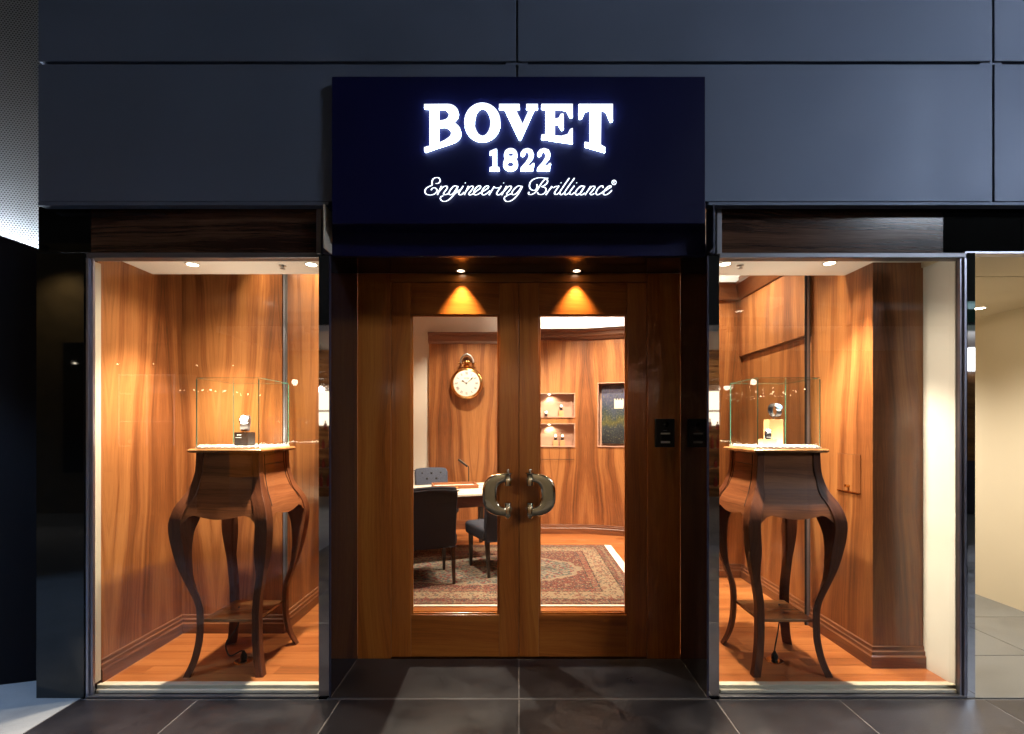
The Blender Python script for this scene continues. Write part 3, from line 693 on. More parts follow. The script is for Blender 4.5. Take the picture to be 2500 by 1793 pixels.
script = [
 (S2, 'E', [[(290,335),(350,330),(390,280),(370,225),(320,210),(250,230),(215,300),(215,370),(150,400),(85,450),(65,510),(90,560),(160,580),(240,570),(300,530),(325,480),(290,435),(240,430),(195,475)]]),
 (S2, 'n', [[(330,575),(370,490),(415,392)],[(365,505),(440,420),(500,390),(540,402),(530,450),(465,540),(470,570),(520,570),(580,530)]]),
 (S2, 'g', [[(760,402),(700,385),(640,430),(590,500),(580,560),(620,575),(690,520),(765,395)],[(770,400),(690,560),(600,660),(520,710),(440,710),(395,670),(410,615),(460,600)],[(690,560),(760,505),(800,470)]]),
 (S2, 'i', [[(880,390),(800,510),(790,565),(840,575),(900,520)],[(925,322),(926,326)]]),
 (S2, 'n', [[(905,575),(990,392)],[(940,500),(1020,410),(1075,390),(1090,420),(1050,490),(1000,550),(1020,580),(1080,560)]]),
 (S2, 'e', [[(1080,560),(1150,505),(1235,440),(1250,395),(1200,390),(1130,460),(1105,540),(1140,580),(1220,550),(1290,500)]]),
 (S2, 'e', [[(1290,510),(1400,440),(1420,395),(1370,390),(1300,460),(1275,540),(1310,580),(1380,550),(1450,490)]]),
 (S2, 'r', [[(1430,580),(1540,400)],[(1530,405),(1570,430),(1640,425)]]),
 (S2, 'i', [[(1690,390),(1610,510),(1597,565),(1645,578),(1720,520)],[(1742,322),(1743,326)]]),
 (S2, 'n', [[(1700,580),(1800,392)],[(1750,500),(1830,410),(1890,390),(1905,420),(1860,490),(1805,555),(1840,580),(1895,550)]]),
 (S2, 'g', [[(2130,402),(2060,385),(1990,430),(1930,500),(1920,560),(1960,575),(2040,520),(2135,395)],[(2140,400),(2050,560),(1960,660),(1880,710),(1800,715),(1755,670),(1770,615),(1820,600)]]),
 (S3, 'B', [[(370,370),(375,430),(340,490),(280,500),(220,460),(205,390),(240,300),(330,240),(450,220),(560,230),(625,230)],[(560,240),(480,330),(410,440),(340,540),(260,590),(200,590),(182,562),(200,540)],[(540,235),(600,270),(600,330),(540,390),(470,420)],[(470,420),(550,440),(575,500),(530,570),(460,595),(400,580),(390,550)]]),
 (S3, 'r', [[(570,600),(700,412)],[(640,500),(700,430),(740,442),(790,412),(860,410)]]),
 (S3, 'i', [[(860,400),(780,520),(760,575),(810,590),(870,545)],[(905,333),(906,337)]]),
 (S3, 'l', [[(1085,232),(900,500),(880,570),(910,600),(970,560)]]),
 (S3, 'l', [[(1200,232),(1010,500),(985,570),(1010,600),(1080,560)]]),
 (S3, 'i', [[(1200,400),(1110,520),(1095,580),(1140,595),(1200,550)],[(1250,333),(1251,337)]]),
 (S3, 'a', [[(1420,422),(1360,405),(1290,450),(1230,530),(1230,590),(1280,595),(1350,540),(1425,415)],[(1430,410),(1350,530),(1330,590),(1370,600),(1430,560)]]),
 (S3, 'n', [[(1440,600),(1560,412)],[(1500,510),(1580,420),(1640,410),(1650,440),(1600,510),(1550,570),(1580,600),(1640,570)]]),
 (S3, 'c', [[(1830,440),(1830,405),(1780,410),(1710,480),(1680,560),(1710,600),(1780,570),(1850,520)]]),
 (S3, 'e', [[(1850,530),(1960,460),(2015,420),(1990,400),(1920,440),(1850,540),(1850,590),(1900,600),(1970,560),(2030,500)]]),
]
for S, ch, strokes in script:
    mb = MB()
    for st in strokes:
        path = [Vector(S(p)) for p in st]
        if len(path) > 2: path = cat_rom(path, 4)
        else: path = [path[0].lerp(path[1], i/4) for i in range(5)]
        dot = (Vector(S(st[0]))-Vector(S(st[-1]))).length < .002
        rr = []
        for i, p_ in enumerate(path):
            t_ = path[min(i+1, len(path)-1)]-path[max(i-1, 0)]
            down = abs(t_.z)/(t_.length+1e-9)
            rr.append(.0030 if dot else .0013+.0020*down)
        mb.tube(path, rr, 7)
    mb.build('letter', M['letter_tube'], sg)
mb = MB(); c = S3((2078,325))
mb.tube([(c[0]+.0115*math.cos(a_*.3927), YL, c[2]+.0115*math.sin(a_*.3927)) for a_ in range(16)], .0018, 6, closed=True)
for st in ([(2060,350),(2060,300),(2085,302),(2092,314),(2080,325),(2060,326)], [(2074,326),(2096,350)]): mb.tube([S3(p) for p in st], .0012, 6)
mb.build('trademark_mark', M['letter'], sg)

# ================================================================== DOWNLIGHTS
def downlight(x, y, z, label, r=.045, lamp='lamp', cat='downlight', grp=None):
    t = thing('downlight', label, cat, (x, y, z), grp)
    MB().lathe((x, y, z), [(r*.72, .004), (r*.74, -.003), (r, -.005), (r*1.02, 0), (r*1.02, .003)], n=28, caps=False).build('trim_ring', M['steel'] if lamp == 'lamp_dim' else M['white'], t, smooth=40)
    MB().cyl((x, y, z-.001), r*.70, .004, 'Z', 24).build('lens', M[lamp], t)
    return t
for px, lab in ((1125, 'small round downlight in the doorway soffit over the left door'), (1408, 'small round downlight in the doorway soffit over the right door')):
    yl = 2.998; x = PX(px, yl); t = downlight(x, yl, ZS, lab, .030, 'lamp_dim')
    spot('beam', (x, yl, ZS-.012), (x, yl+.004, 0), 46.0 if px < 1200 else 38.0, 74, .85, (1.0,.70,.36), .010, t)
WARM = (1.0,.81,.59)
for px, py, side, lab, tgt, pw_ in ((470, 646, -1, 'round white downlight in the left window ceiling near its left end', (-1.95, 3.0, 0), 26),
                               (760, 646, -1, 'round white downlight in the left window ceiling beside the doorway', (-1.40, 2.98, 0), 26),
                               (2025, 643, 1, 'round white downlight in the right window ceiling', (1.88, 2.98, 0), 26)):
    y = FPX*(2.442-EYE)/(CY-py); x = PX(px, y); t = downlight(x, y, 2.442, lab, .042)
    spot('beam', (x, y, 2.425), tgt, pw_*15, 80, .85, WARM, .03, t)
    spot('spill', (x, y, 2.424), tgt, pw_*1.05, 140, .8, WARM, .03, t)
t = downlight(1.24, 2.91, 2.442, 'round white downlight in the right window ceiling hidden behind the doorway edge', .042)
spot('beam', (1.24, 2.91, 2.425), (1.4, 2.98, 0), 370, 80, .85, WARM, .03, t)
spot('spill', (1.24, 2.91, 2.424), (1.4, 2.98, 0), 28, 140, .8, WARM, .03, t)
for x, y, lab, tg in ((-1.78, 3.16, 'small recessed spotlight above the back of the left window', (-1.70, 3.37, 1.72)), (1.75, 3.25, 'small recessed spotlight above the back of the right window', (2.10, 3.05, 1.55))):
    t = downlight(x, y, 2.985, lab, .04)
    spot('beam', (x, y, 2.96), tg, 95, 52, .9, (1.0,.80,.52), .03, t)
# salon ceiling lamps
for i, (x, y, e_, tx, ty) in enumerate(((-.7, 4.3, 90, -.75, 4.6), (.6, 4.9, 110, .7, 5.9), (-.6, 5.9, 52, -.75, 6.6), (1.0, 5.6, 80, 1.2, 6.4), (1.5, 3.9, 60, 1.8, 4.4), (-1.3, 4.0, 45, -1.5, 4.2))):
    t = downlight(x, y, 3.298, ('recessed salon ceiling downlight over the near chair', 'recessed salon ceiling downlight over the rug', 'recessed salon ceiling downlight before the clock', 'recessed salon ceiling downlight before the niches', 'recessed ceiling downlight behind the right window', 'recessed ceiling downlight behind the left window')[i], .05)
    spot('beam', (x, y, 3.28), (tx, ty, 0), e_*4.9, 100, .6, (1.0,.84,.64), .03, t)
t = downlight(PX(2391, FPX*.955/(CY-753)), FPX*.955/(CY-753), 2.41, 'round downlight in the beige corridor ceiling at right', .05, 'lamp')
for i, (x, y) in enumerate(((3.30, 2.78), (3.3, 5.2))):
    t = downlight(x, y, 2.41, ('round downlight in the corridor ceiling out towards the street', 'round downlight far down the beige corridor')[i], .05)
    spot('beam', (x, y, 2.39), (x+.25, y+.1, 0), 290, 140, .8, (1.0,.92,.80), .05, t)
for px, py, lab in ((690, 649, 'small brass sprinkler head in the left window ceiling'), (1807, 648, 'small brass sprinkler head in the right window ceiling')):
    y = FPX*(2.442-EYE)/(CY-py); x = PX(px, y)
    t = thing('sprinkler', lab, 'sprinkler', (x, y, 2.44))
    MB().lathe((x, y, 2.443), [(.022,0),(.022,-.004),(.008,-.008),(.008,-.016)], n=16).build('body', M['steel'], t, smooth=40)
    MB().lathe((x, y, 2.425), [(.016,0),(.016,-.0025)], n=16).build('deflector', M['steel'], t)
# cool lamp of the neighbouring shop front at the far left
t = thing('canopy_lamp', 'cool white lamp under the neighbouring canopy beyond the left edge', 'lamp', (-4.1, 1.3, 3.3))
MB().cyl((-4.1, 1.3, 3.3), .08, .03).build('housing', M['alu'], t); MB().cyl((-4.1, 1.3, 3.294), .06, .005).build('lens', M['signwhite'], t)
spot('beam', (-4.1, 1.3, 3.27), (-3.4, 1.9, 0), 270, 70, .4, (.46,.68,1.0), .05, t)

# ================================================================== INTERCOM, HOUSE NUMBER
yi = 3.046; xi0, xi1, zi0, zi1 = PX(1598, yi), PX(1645, yi), PZ(1092, yi), PZ(1023, yi)
t = thing('intercom', 'dark grey video intercom with two white name plates on the right door frame', 'intercom', ((xi0+xi1)/2, yi, zi0))
MB().box(xi0, xi1, yi-.022, yi-.0005, zi0, zi1).build('housing', M['intercom'], t, bevel=.003)
xm = (xi0+xi1)/2; W_ = xi1-xi0; H_ = zi1-zi0
MB().lathe((xm+.004, yi-.022, zi1-.20*H_), [(.016,0),(.016,-.006),(.010,-.009),(.001,-.011)], 'Y', 20).build('camera_lens', M['blackgloss'], t, smooth=40)
for fz, hh in ((.52, .010), (.82, .013)):
    MB().box(xm-.028, xm+.030, yi-.025, yi-.0222, zi1-fz*H_-hh/2, zi1-fz*H_+hh/2).build('name_plate', M['white'], t)
MB().box(xm-.026, xm+.028, yi-.026, yi-.0222, zi1-.74*H_, zi1-.58*H_).build('button', M['black'], t, bevel=.002)
MB().box(xm-.012, xm+.010, yi-.0235, yi-.0222, zi1-.42*H_, zi1-.405*H_).build('speaker_slot', M['alu'], t)

# ================================================================== DISPLAY TABLES
OZ = [(1.31, 0.1832), (1.1915, 0.1886), (1.0953, 0.2127), (1.0126, 0.2545), (0.9372, 0.275), (0.8765, 0.2775), (0.7778, 0.2673), (0.6481, 0.2442), (0.5315, 0.2127), (0.4522, 0.1913), (0.395, 0.1832), (0.3041, 0.1821), (0.2153, 0.1859), (0.1146, 0.202), (0.03, 0.2285)]
IZ = [(1.31, 0.1432), (0.9519, 0.1613), (0.8654, 0.1832), (0.7949, 0.1913), (0.705, 0.1924), (0.6047, 0.1886), (0.5289, 0.1778), (0.4505, 0.1613), (0.3832, 0.1519), (0.31, 0.1519), (0.2469, 0.1542), (0.1613, 0.1668), (0.0874, 0.1832), (0.03, 0.202)]
def interp(T, z):
    P = sorted(T); 
    for (a, va), (b_, vb) in zip(P[:-1], P[1:]):
        if a <= z <= b_:
            i = P.index((a, va)); v0 = P[max(i-1,0)]; v3 = P[min(i+2, len(P)-1)]
            t = (z-a)/(b_-a); m0 = (vb-v0[1])/(b_-v0[0])*(b_-a); m1 = (v3[1]-va)/(v3[0]-a)*(b_-a)
            return (2*t**3-3*t*t+1)*va+(t**3-2*t*t+t)*m0+(-2*t**3+3*t*t)*vb+(t**3-t*t)*m1
    return P[0][1] if z < P[0][0] else P[-1][1]
def display_table(x, y, label, drawer_side):
    t = thing('display_table', label, 'display table', (0, 0, 0), 'cabriole display tables in the windows')
    zz = [.030 + (1.309-.030)*i/46 for i in range(47)]
    for sx in (-1, 1):
        for sy in (-1, 1):
            mb = MB(); rings = []
            for z in zz:
                o_, i_ = interp(OZ, z), interp(IZ, z)
                if z > .985: i_ = min(i_, o_ - .045)
                c_ = .002
                L_ = max(.043, min(.070, (o_-i_)*.96))
                pts = [(i_+.008, i_), (o_-c_, o_-L_), (o_, o_-L_+c_), (o_, o_-c_), (o_-c_, o_), (o_-L_+c_, o_), (o_-L_, o_-c_), (i_, i_+.008)]
                rings.append([(sx*a, sy*b_, z) for a, b_ in (pts if sx*sy > 0 else pts[::-1])])
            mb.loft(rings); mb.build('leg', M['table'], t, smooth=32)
    for k_ in range(4):                                   # bowed apron panels with a scalloped lower edge
        ang = k_*90; ca, sa = round(math.cos(R(ang))), round(math.sin(R(ang)))
        mb = MB(); nx, nz_ = 16, 14; front = []; back = []
        for j in range(nz_+1):
            for i in range(nx+1):
                u_ = -1 + 2*i/nx
                zlo = .955 - .017*math.cos(u_*math.pi*.98) - .105*(max(0, abs(u_)-.60)/.40)**2
                z = 1.309 + (zlo-1.309)*j/nz_
                d_ = interp(OZ, z) - .006; hw = interp(OZ, z) - .044
                lx, ly = u_*hw, -d_
                front.append((lx*ca-ly*sa, lx*sa+ly*ca, z)); ly2 = ly+.014
                back.append((lx*ca-ly2*sa, lx*sa+ly2*ca, z))
        st = nx+1; fs = []
        n0 = len(front)
        for j in range(nz_):
            for i in range(nx):
                a_ = j*st+i; fs.append((a_, a_+1, a_+st+1, a_+st)); fs.append((n0+a_, n0+a_+st, n0+a_+st+1, n0+a_+1))
        for i in range(nx):
            fs.append((nz_*st+i, nz_*st+i+1, n0+nz_*st+i+1, n0+nz_*st+i))
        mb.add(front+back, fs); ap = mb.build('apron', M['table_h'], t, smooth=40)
        if k_ == drawer_side:                             # drawer joint lines on the lit side
            def q(u_, z, e=.0015):
                d_ = interp(OZ, z) - .006 + e; hw = interp(OZ, z) - .040; lx, ly = u_*hw, -d_
                return (lx*ca-ly*sa, lx*sa+ly*ca, z)
            g_ = MB(); g_.tube([q(-.80,1.238), q(-.4,1.238), q(0,1.238), q(.4,1.238), q(.80,1.238)], .0022, 5)
            g_.tube([q(.80,1.238+.06), q(.80,1.24), q(.80,1.15), q(.80,1.08), q(.80,1.03), q(.80,1.0)], .0018, 5)
            g_.tube([q(-.80,1.238+.06), q(-.80,1.24), q(-.80,1.15), q(-.80,1.08), q(-.80,1.03), q(-.80,1.0)], .0018, 5)
            g_.build('drawer_gap', M['fascia_joint'], ap)
    tp = MB(); rings = []
    for r_, z in ((.190,1.3095),(.207,1.312),(.214,1.320),(.214,1.326),(.206,1.333),(.196,1.335)):
        rings.append([(r_*a, r_*b_, z) for a, b_ in ((-1,-1),(1,-1),(1,1),(-1,1))])
    tp.loft(rings).build('table_top', M['table_top'], t)
    MB().box(-.158, .158, -.158, .158, .318, .336).build('shelf', M['table_top'], t, bevel=.003)
    t.location = (x, y, 0); return t
TL = (-1.690, 2.985); TR = (PX(1937, 2.757), 2.985)
display_table(*TL, 'tall dark display table with curved legs in the left window', 1)
display_table(*TR, 'tall dark display table with curved legs in the right window', 3)
def glass_case(x, y, label):
    t = thing('glass_case', label, 'glass case', (x, y, 1.335), 'glass cases on the display tables')
    z0, z1, h = 1.345, 1.738, .181; th_ = .005
    MB().box(x-.186, x+.186, y-.186, y+.186, 1.3355, 1.3445).build('base_plate', M['white'], t)
    for nm, b_ in (('glass_pane', (x-h, x+h, y-h, y-h+th_)), ('glass_pane', (x-h, x+h, y+h-th_, y+h)), ('glass_pane', (x-h, x-h+th_, y-h+th_+.001, y+h-th_-.001)), ('glass_pane', (x+h-th_, x+h, y-h+th_+.001, y+h-th_-.001))):
        MB().box(*b_, z0, z1).build(nm, M['caseglass'], t)
    MB().box(x-h, x+h, y-h, y+h, z1+.0008, z1+.0055).build('glass_pane', M['caseglass'], t)
    e_ = .0016
    for sx in (-1, 1):
        for sy in (-1, 1): MB().box(x+sx*h-e_-.0012*(sx>0), x+sx*h+e_+.0012*(sx<0), y+sy*h-e_, y+sy*h+e_, z0, z1).build('edge', M['glassedge'], t)
    for sy in (-1, 1): MB().box(x-h, x+h, y+sy*h-.0018, y+sy*h+.0018, z1+.0056, z1+.0082).build('edge', M['glassedge'], t)
    for sx in (-1, 1): MB().box(x+sx*h-.0018, x+sx*h+.0018, y-h+.002, y+h-.002, z1+.0056, z1+.0082).build('edge', M['glassedge'], t)
    mb = MB()
    for i in range(9):
        u_ = -.155 + .31*i/8
        for (a, b_) in ((u_, -.168), (u_, .168), (-.168, u_), (.168, u_)): mb.cyl((x+a, y+b_, 1.3448), .0024, .0025, 'Z', 8)
    tag(mb.build('led_strip', M['led'], t), kind='stuff')
    l = bpy.data.lights.new('led_panel', 'AREA'); l.energy = 9; l.size = .33; l.color = (1.0,.86,.66)
    lo_ = bpy.data.objects.new('led_panel', l); C.objects.link(lo_); lo_.location = (x, y, 1.3475); lo_.rotation_euler = (R(180), 0, 0); attach(lo_, t)
    return t
glass_case(*TL, 'clear glass case on the left display table holding one watch')
glass_case(*TR, 'clear glass case on the right display table holding two watches')
def watch(x, y, z, label, tilt, r, casemat, dialmat, rotz=0, grp=None):
    t = thing('wristwatch', label, 'watch', (0, 0, 0), grp)
    mb = MB(); n = 28
    rings = []
    for i in range(n):
        a = 2*math.pi*i/n
        rings.append([(w_*(.42*r+.10*r*abs(math.sin(a))), (1.0+.06*e_)*1.02*r*math.cos(a), 1.15*r*math.sin(a)*(1.0+.06*e_)) for w_, e_ in ((-1,-1),(1,-1),(1,1),(-1,1))])
    rings.append(rings[0]); mb.loft(rings, caps=False); mb.build('strap', M['strap'], t, smooth=40)
    MB().lathe((0, -1.02*r, 0), [(.60*r,.12*r),(.70*r,.06*r),(.70*r,-.10*r),(.62*r,-.20*r),(.54*r,-.22*r)], 'Y', 28).build('case', M[casemat], t, smooth=40)
    dl = MB().lathe((0, -1.24*r, 0), [(.53*r,0),(.53*r,-.02*r)], 'Y', 24).build('dial', M[dialmat], t)
    MB().tube([(0,-1.275*r,0),(.30*r,-1.275*r,.22*r)], .022*r, 5).build('hand', M['black'], dl)
    MB().tube([(0,-1.275*r,0),(-.22*r,-1.275*r,.18*r)], .025*r, 5).build('hand', M['black'], dl)
    MB().cyl((0, -1.05*r, .70*r), .12*r, .16*r, 'Z', 12).build('crown', M['gold'], t)
    t.rotation_euler = (R(tilt), 0, R(rotz)); t.location = (x, y, z); return t
# left case: black block stand with a watch
bx, by = PX(598, 2.985), 2.985
t = thing('watch_stand', 'black cube watch stand with white print in the left glass case', 'stand', (bx, by, 1.345))
MB().box(bx-.042, bx+.042, by-.042, by+.042, 1.345, 1.428).build('block', M['standblack'], t, bevel=.002)
MB().tube([(bx, by, 1.428), (bx, by, 1.442)], .005, 8).build('stem', M['steel'], t)
for ch in ('B','O','V','E','T'):
    letter(glyph_mesh(GL[ch], lambda a: bx-.012+(a-1100)*.0000135, lambda b_: 1.412-(b_-330)*.0000135, by-.0425, .0006), M['white'], t)
MB().box(bx-.034, bx+.004, by-.0428, by-.0422, 1.395, 1.3965).build('print_line', M['white'], t)
watch(bx+.004, by, 1.484, 'steel wristwatch with white dial on the black cube stand', -28, .042, 'steelblue', 'white', 18)
# right case: two blocks and two watches
bx2 = PX(1890, 2.985)
t = thing('display_block', 'taller peach display block in the right glass case', 'stand', (bx2, 2.985, 1.345)); MB().box(bx2-.043, bx2+.043, 2.96, 3.03, 1.345, 1.508).build('block', M['peach'], t, bevel=.002)
MB().tube([(bx2, 2.99, 1.508), (bx2, 2.99, 1.530)], .005, 8).build('stem', M['steel'], t)
watch(bx2+.004, 2.985, 1.563, 'silver wristwatch with blue dial on the taller peach block', -30, .036, 'steelblue', 'bluedial', 12)
bx3 = PX(1874, 2.90)
t = thing('display_block', 'low peach display block in the right glass case', 'stand', (bx3, 2.90, 1.345)); MB().box(bx3-.042, bx3+.042, 2.875, 2.935, 1.345, 1.388).build('block', M['peach'], t, bevel=.002)
watch(bx3+.004, 2.905, 1.412, 'bright white wristwatch lying on the low peach block', -60, .026, 'steelblue', 'white', -15)
# power leads under the tables
def cable(pts, label, sx, sy):
    t = thing('power_cable', label, 'cable', (sx, sy, ZW))
    MB().tube(cat_rom(pts, 8), .0042, 7).build('lead', M['black'], t, smooth=60)
    MB().lathe((sx, sy, ZW+.006), [(.014,0),(.020,.008),(.019,.028),(.009,.048),(.005,.058)], n=16).build('plug', M['black'], t, smooth=40)
    f = thing('floor_socket', 'round metal floor socket under the '+('left' if sx < 0 else 'right')+' display table', 'socket', (sx, sy, ZW))
    MB().lathe((sx, sy, ZW), [(.052,.0005),(.052,.004),(.046,.006),(.030,.006)], n=28).build('cover_ring', M['gold'], f, smooth=40)
pl = (PX(596, 2.96), 2.955)
cable([(PX(580,2.985), 3.0, .345), (PX(573,2.985), 3.02, .22), (PX(552,3.02), 3.03, .12), (PX(553,3.02), 3.02, .065), (PX(566,3.0), 2.99, .045), (PX(590,2.98), 2.965, .085), (pl[0], pl[1], ZW+.06)], 'black power lead curling to the floor under the left table', *pl)
pr = (PX(1890, 2.96), 2.955)
cable([(PX(1902,3.05), 3.05, .345), (PX(1903,3.04), 3.04, .26), (PX(1899,3.02), 3.02, .18), (PX(1891,2.99), 2.98, .12), (pr[0], pr[1], ZW+.06)], 'black power lead hanging straight to the floor under the right table', *pr)

# ================================================================== SALON: rug, chairs, desk, clock, niches
rx, ry = 1.05-RW/2, (3.945+5.98)/2
rg = thing('oriental_rug', 'red and cream oriental rug with medallion on the salon floor', 'rug', (rx, ry, .001))
o = MB().box(-RW/2, RW/2, -RD/2, RD/2, 0, .010).build('pile', M['rug']); o.parent = rg
for s in (-1, 1):
    o = MB().box(min(s*RW/2, s*(RW/2+.085)), max(s*RW/2, s*(RW/2+.085)), -RD/2, RD/2, 0, .006).build('fringe', M['fringe']); o.parent = rg
o = MB().box(-RW/2, RW/2, -RD/2-.032, -RD/2, 0, .009).build('edge_binding', M['fringe']); o.parent = rg
def chair(label, loc, rot, fab, top=.91, tufts=False):
    t = thing('upholstered_chair', label, 'chair', (0,0,0), 'salon chairs round the desk')
    seat = MB(); rings = []
    for z, g_ in ((.355,.0),(.36,.008),(.44,.012),(.465,.006),(.482,-.02),(.488,-.06)):
        rings.append([(a*(.225+g_), b_*(.235+g_)+.02, z) for a, b_ in ((-1,-1),(0,-1.0),(1,-1),(1,0),(1,1),(0,1.03),(-1,1),(-1,0))])
    seat.loft(rings).build('seat', M[fab], t, bevel=.012, smooth=50)
    bk = MB(); rings = []
    for i in range(11):
        f_ = i/10; z = .350 + (top-.350)*f_; yb = -.225 - .085*f_**1.6; hw = .215 + .012*f_; cr = .018*math.sin(math.pi*min(1, f_))
        th_ = .036 if i < 10 else .022; hw = hw if i < 10 else hw-.02
        row = []
        for u_ in (-1,-.7,-.35,0,.35,.7,1): row.append((u_*hw, yb-th_+.02*u_*u_*f_, z+(.012*(1-u_*u_) if i >= 9 else 0)))
        for u_ in (1,.7,.35,0,-.35,-.7,-1): row.append((u_*hw, yb+th_+.02*u_*u_*f_, z+(.012*(1-u_*u_) if i >= 9 else 0)))
        rings.append(row)
    b_ = bk.loft(rings).build('backrest', M[fab], t, bevel=.010, smooth=50)
    mb = MB(); mb.tube([(-.222,-.225-.036,.352),(0,-.225-.040,.352),(.222,-.225-.036,.352)], .006, 6)
    mb.tube([(-.226,-.345,top-.03),(0,-.362,top-.012),(.226,-.345,top-.03)], .006, 6); mb.build('piping', M[fab], b_)
    if tufts:
        for (u_, z) in ((-.13,top-.062),(0,top-.062),(.13,top-.062),(-.065,top-.135),(.065,top-.135)):
            MB().ball((u_, -.225+.030-.075*((z-.35)/(top-.35))**1.6, z), .017, 10, 6, (1,.5,1)).build('button', M['black'], b_)
    for sx in (-1, 1):
        for sy in (-1, 1):
            yo = sy*.20 + (0 if sy > 0 else -.03); yf = sy*.20 + (.0 if sy > 0 else -.075); a, c_ = .021, .013
            r0 = [(sx*.195+i*c_, yf+j*c_, .013) for i, j in ((-1,-1),(1,-1),(1,1),(-1,1))]; r1 = [(sx*.195+i*a, yo+j*a, .37) for i, j in ((-1,-1),(1,-1),(1,1),(-1,1))]
            MB().loft([r0, r1]).build('leg', M['blackleg'], t, bevel=.003)
    t.location = loc; t.rotation_euler = (0, 0, R(rot)); return t
def chair_at(rx_, ry_, rot): a = R(rot); return (rx_ - math.sin(a)*.275, ry_ + math.cos(a)*.275, .0)
chair('dark navy upholstered chair with its plain back to the left door', chair_at(-.785, 4.405, 20), 20, 'navyfab')
chair('dark navy upholstered chair half hidden by the left door handle', chair_at(-.115, 4.735, 27), 27, 'navyfab')
chair('grey blue chair with buttoned back behind the desk', (-1.10, 6.42, 0), 204, 'greyfab', .895, True)
# desk
da = R(22); du = Vector((math.cos(da), math.sin(da), 0)); dv = Vector((-math.sin(da), math.cos(da), 0))
dc = Vector((-.685, 5.085, 0)) + dv*.49 - du*.03
t = thing('desk', 'pale topped wooden desk between the salon chairs', 'desk', (0,0,0))
MB().box(-.70, .70, -.49, .49, .722, .752).build('desk_top', M['desk'], t, bevel=.006)
ap = MB().box(-.66, .66, -.45, -.425, .60, .7215).box(-.66, .66, .425, .45, .60, .7215).box(-.66, -.635, -.424, .424, .60, .7215).box(.635, .66, -.424, .424, .60, .7215).build('apron', M['trim'], t)
for sx in (-1, 1):
    for sy in (-1, 1): MB().loft([[(sx*.60+a*.02, sy*.38+b_*.02, 0.012) for a, b_ in ((-1,-1),(1,-1),(1,1),(-1,1))], [(sx*.60+a*.034, sy*.38+b_*.034, .60) for a, b_ in ((-1,-1),(1,-1),(1,1),(-1,1))]]).build('leg', M['blackleg'], t)
t.location = dc; t.rotation_euler = (0, 0, da)
t = thing('watch_tray', 'wood framed watch tray lying on the pale desk', 'tray', (0,0,0))
f = MB().box(-.26,.26,-.17,-.155,0,.042).box(-.26,.26,.155,.17,0,.042).box(-.26,-.245,-.154,.154,0,.042).box(.245,.26,-.154,.154,0,.042).build('frame', M['table_h'], t, bevel=.002)
MB().box(-.245,.245,-.155,.155,.002,.012).build('lining', M['cream'], t)
MB().box(-.05,.02,-.1725,-.1705,.012,.026).build('plate', M['gold'], t)
t.location = (PX(1110, 5.72), 5.72, .753); t.rotation_euler = (0,0,R(14))
yl = 6.10; lx = PX(1144, yl)
t = thing('desk_lamp', 'slim desk lamp with tilted bar head beside the watch tray', 'lamp', (lx, yl, .753))
MB().cyl((lx, yl, .753), .05, .010).build('base', M['black'], t)
MB().tube(cat_rom([(lx, yl, .76), (lx+.002, yl, .88), (lx, yl, .955), (lx-.015, yl, .975)], 5), .006, 8).build('stem', M['black'], t)
hx0, hz0, hx1, hz1 = PX(1119, yl), PZ(1122, yl), PZ(0,0), PZ(1139, yl); hx1 = PX(1141, yl)
d_ = Vector((hx1-hx0, 0, hz1-hz0)).normalized()
MB().obox((hx0, yl, hz0), d_, (0,1,0), (-d_.z,0,d_.x), 0, .145, -.022, .022, -.012, .010).build('head', M['black'], t, bevel=.004)
MB().obox((hx0, yl, hz0), d_, (0,1,0), (-d_.z,0,d_.x), .01, .12, -.016, .016, .0105, .0125).build('head_strip', M['steel'], t)
# wall clock shaped like a pocket watch
yc = 6.944; ccx, ccz = PX(1140, yc-.06), PZ(937, yc-.06); rc = .215
t = thing('wall_clock', 'gold pocket watch shaped wall clock on the salon panelling', 'clock', (ccx, yc, ccz-rc))
MB().lathe((ccx, yc-.001, ccz), [(.15,0),(.20,-.02),(rc+.012,-.055),(rc+.018,-.085),(rc,-.115),(rc-.022,-.120),(rc-.030,-.110)], 'Y', 56, caps=False).build('case', M['gold'], t, smooth=50)
dl = MB().lathe((ccx, yc-.108, ccz), [(rc-.030,0),(rc-.030,-.003)], 'Y', 48).build('dial', M['white'], t)
ROM = ['XII','I','II','III','IV','V','VI','VII','VIII','IX','X','XI']
for i, s_ in enumerate(ROM):
    a = R(90-30*i); rad = Vector((math.cos(a), 0, math.sin(a))); tan = Vector((math.sin(a), 0, -math.cos(a))); mb = MB(); c0 = Vector((ccx, yc-.1125, ccz)) + rad*.142
    wid = {'I': .009, 'V': .017, 'X': .017}; tot = sum(wid[q_] for q_ in s_); u_ = -tot/2
    for q_ in s_:
        cc_ = u_ + wid[q_]/2; u_ += wid[q_]
        def bar(a0, a1, th_): mb.tube([c0 + tan*(cc_+a0) - rad*.018, c0 + tan*(cc_+a1) + rad*.018], th_, 4)
        if q_ == 'I': bar(0, 0, .0020)
        elif q_ == 'V': bar(0, -.006, .0020); bar(0, .006, .0012)
        else: bar(.006, -.006, .0020); bar(-.006, .006, .0012)
    mb.build('numeral', M['black'], dl)
for ang, L, rr in ((R(90-302), .085, .0045), (R(90-48), .135, .0035)):
    v_ = Vector((math.cos(ang), 0, math.sin(ang))); p0 = Vector((ccx, yc-.118, ccz))
    MB().tube([p0, p0+v_*L*.6, p0+v_*L*.68, p0+v_*L*.76, p0+v_*L], [rr*.5, rr*.6, rr*2.4, rr*1.2, rr*.4], 6).build('hand', M['black'], dl)
MB().lathe((ccx, yc-.114, ccz), [(.011,0),(.011,-.008)], 'Y', 14).build('pivot', M['black'], dl)
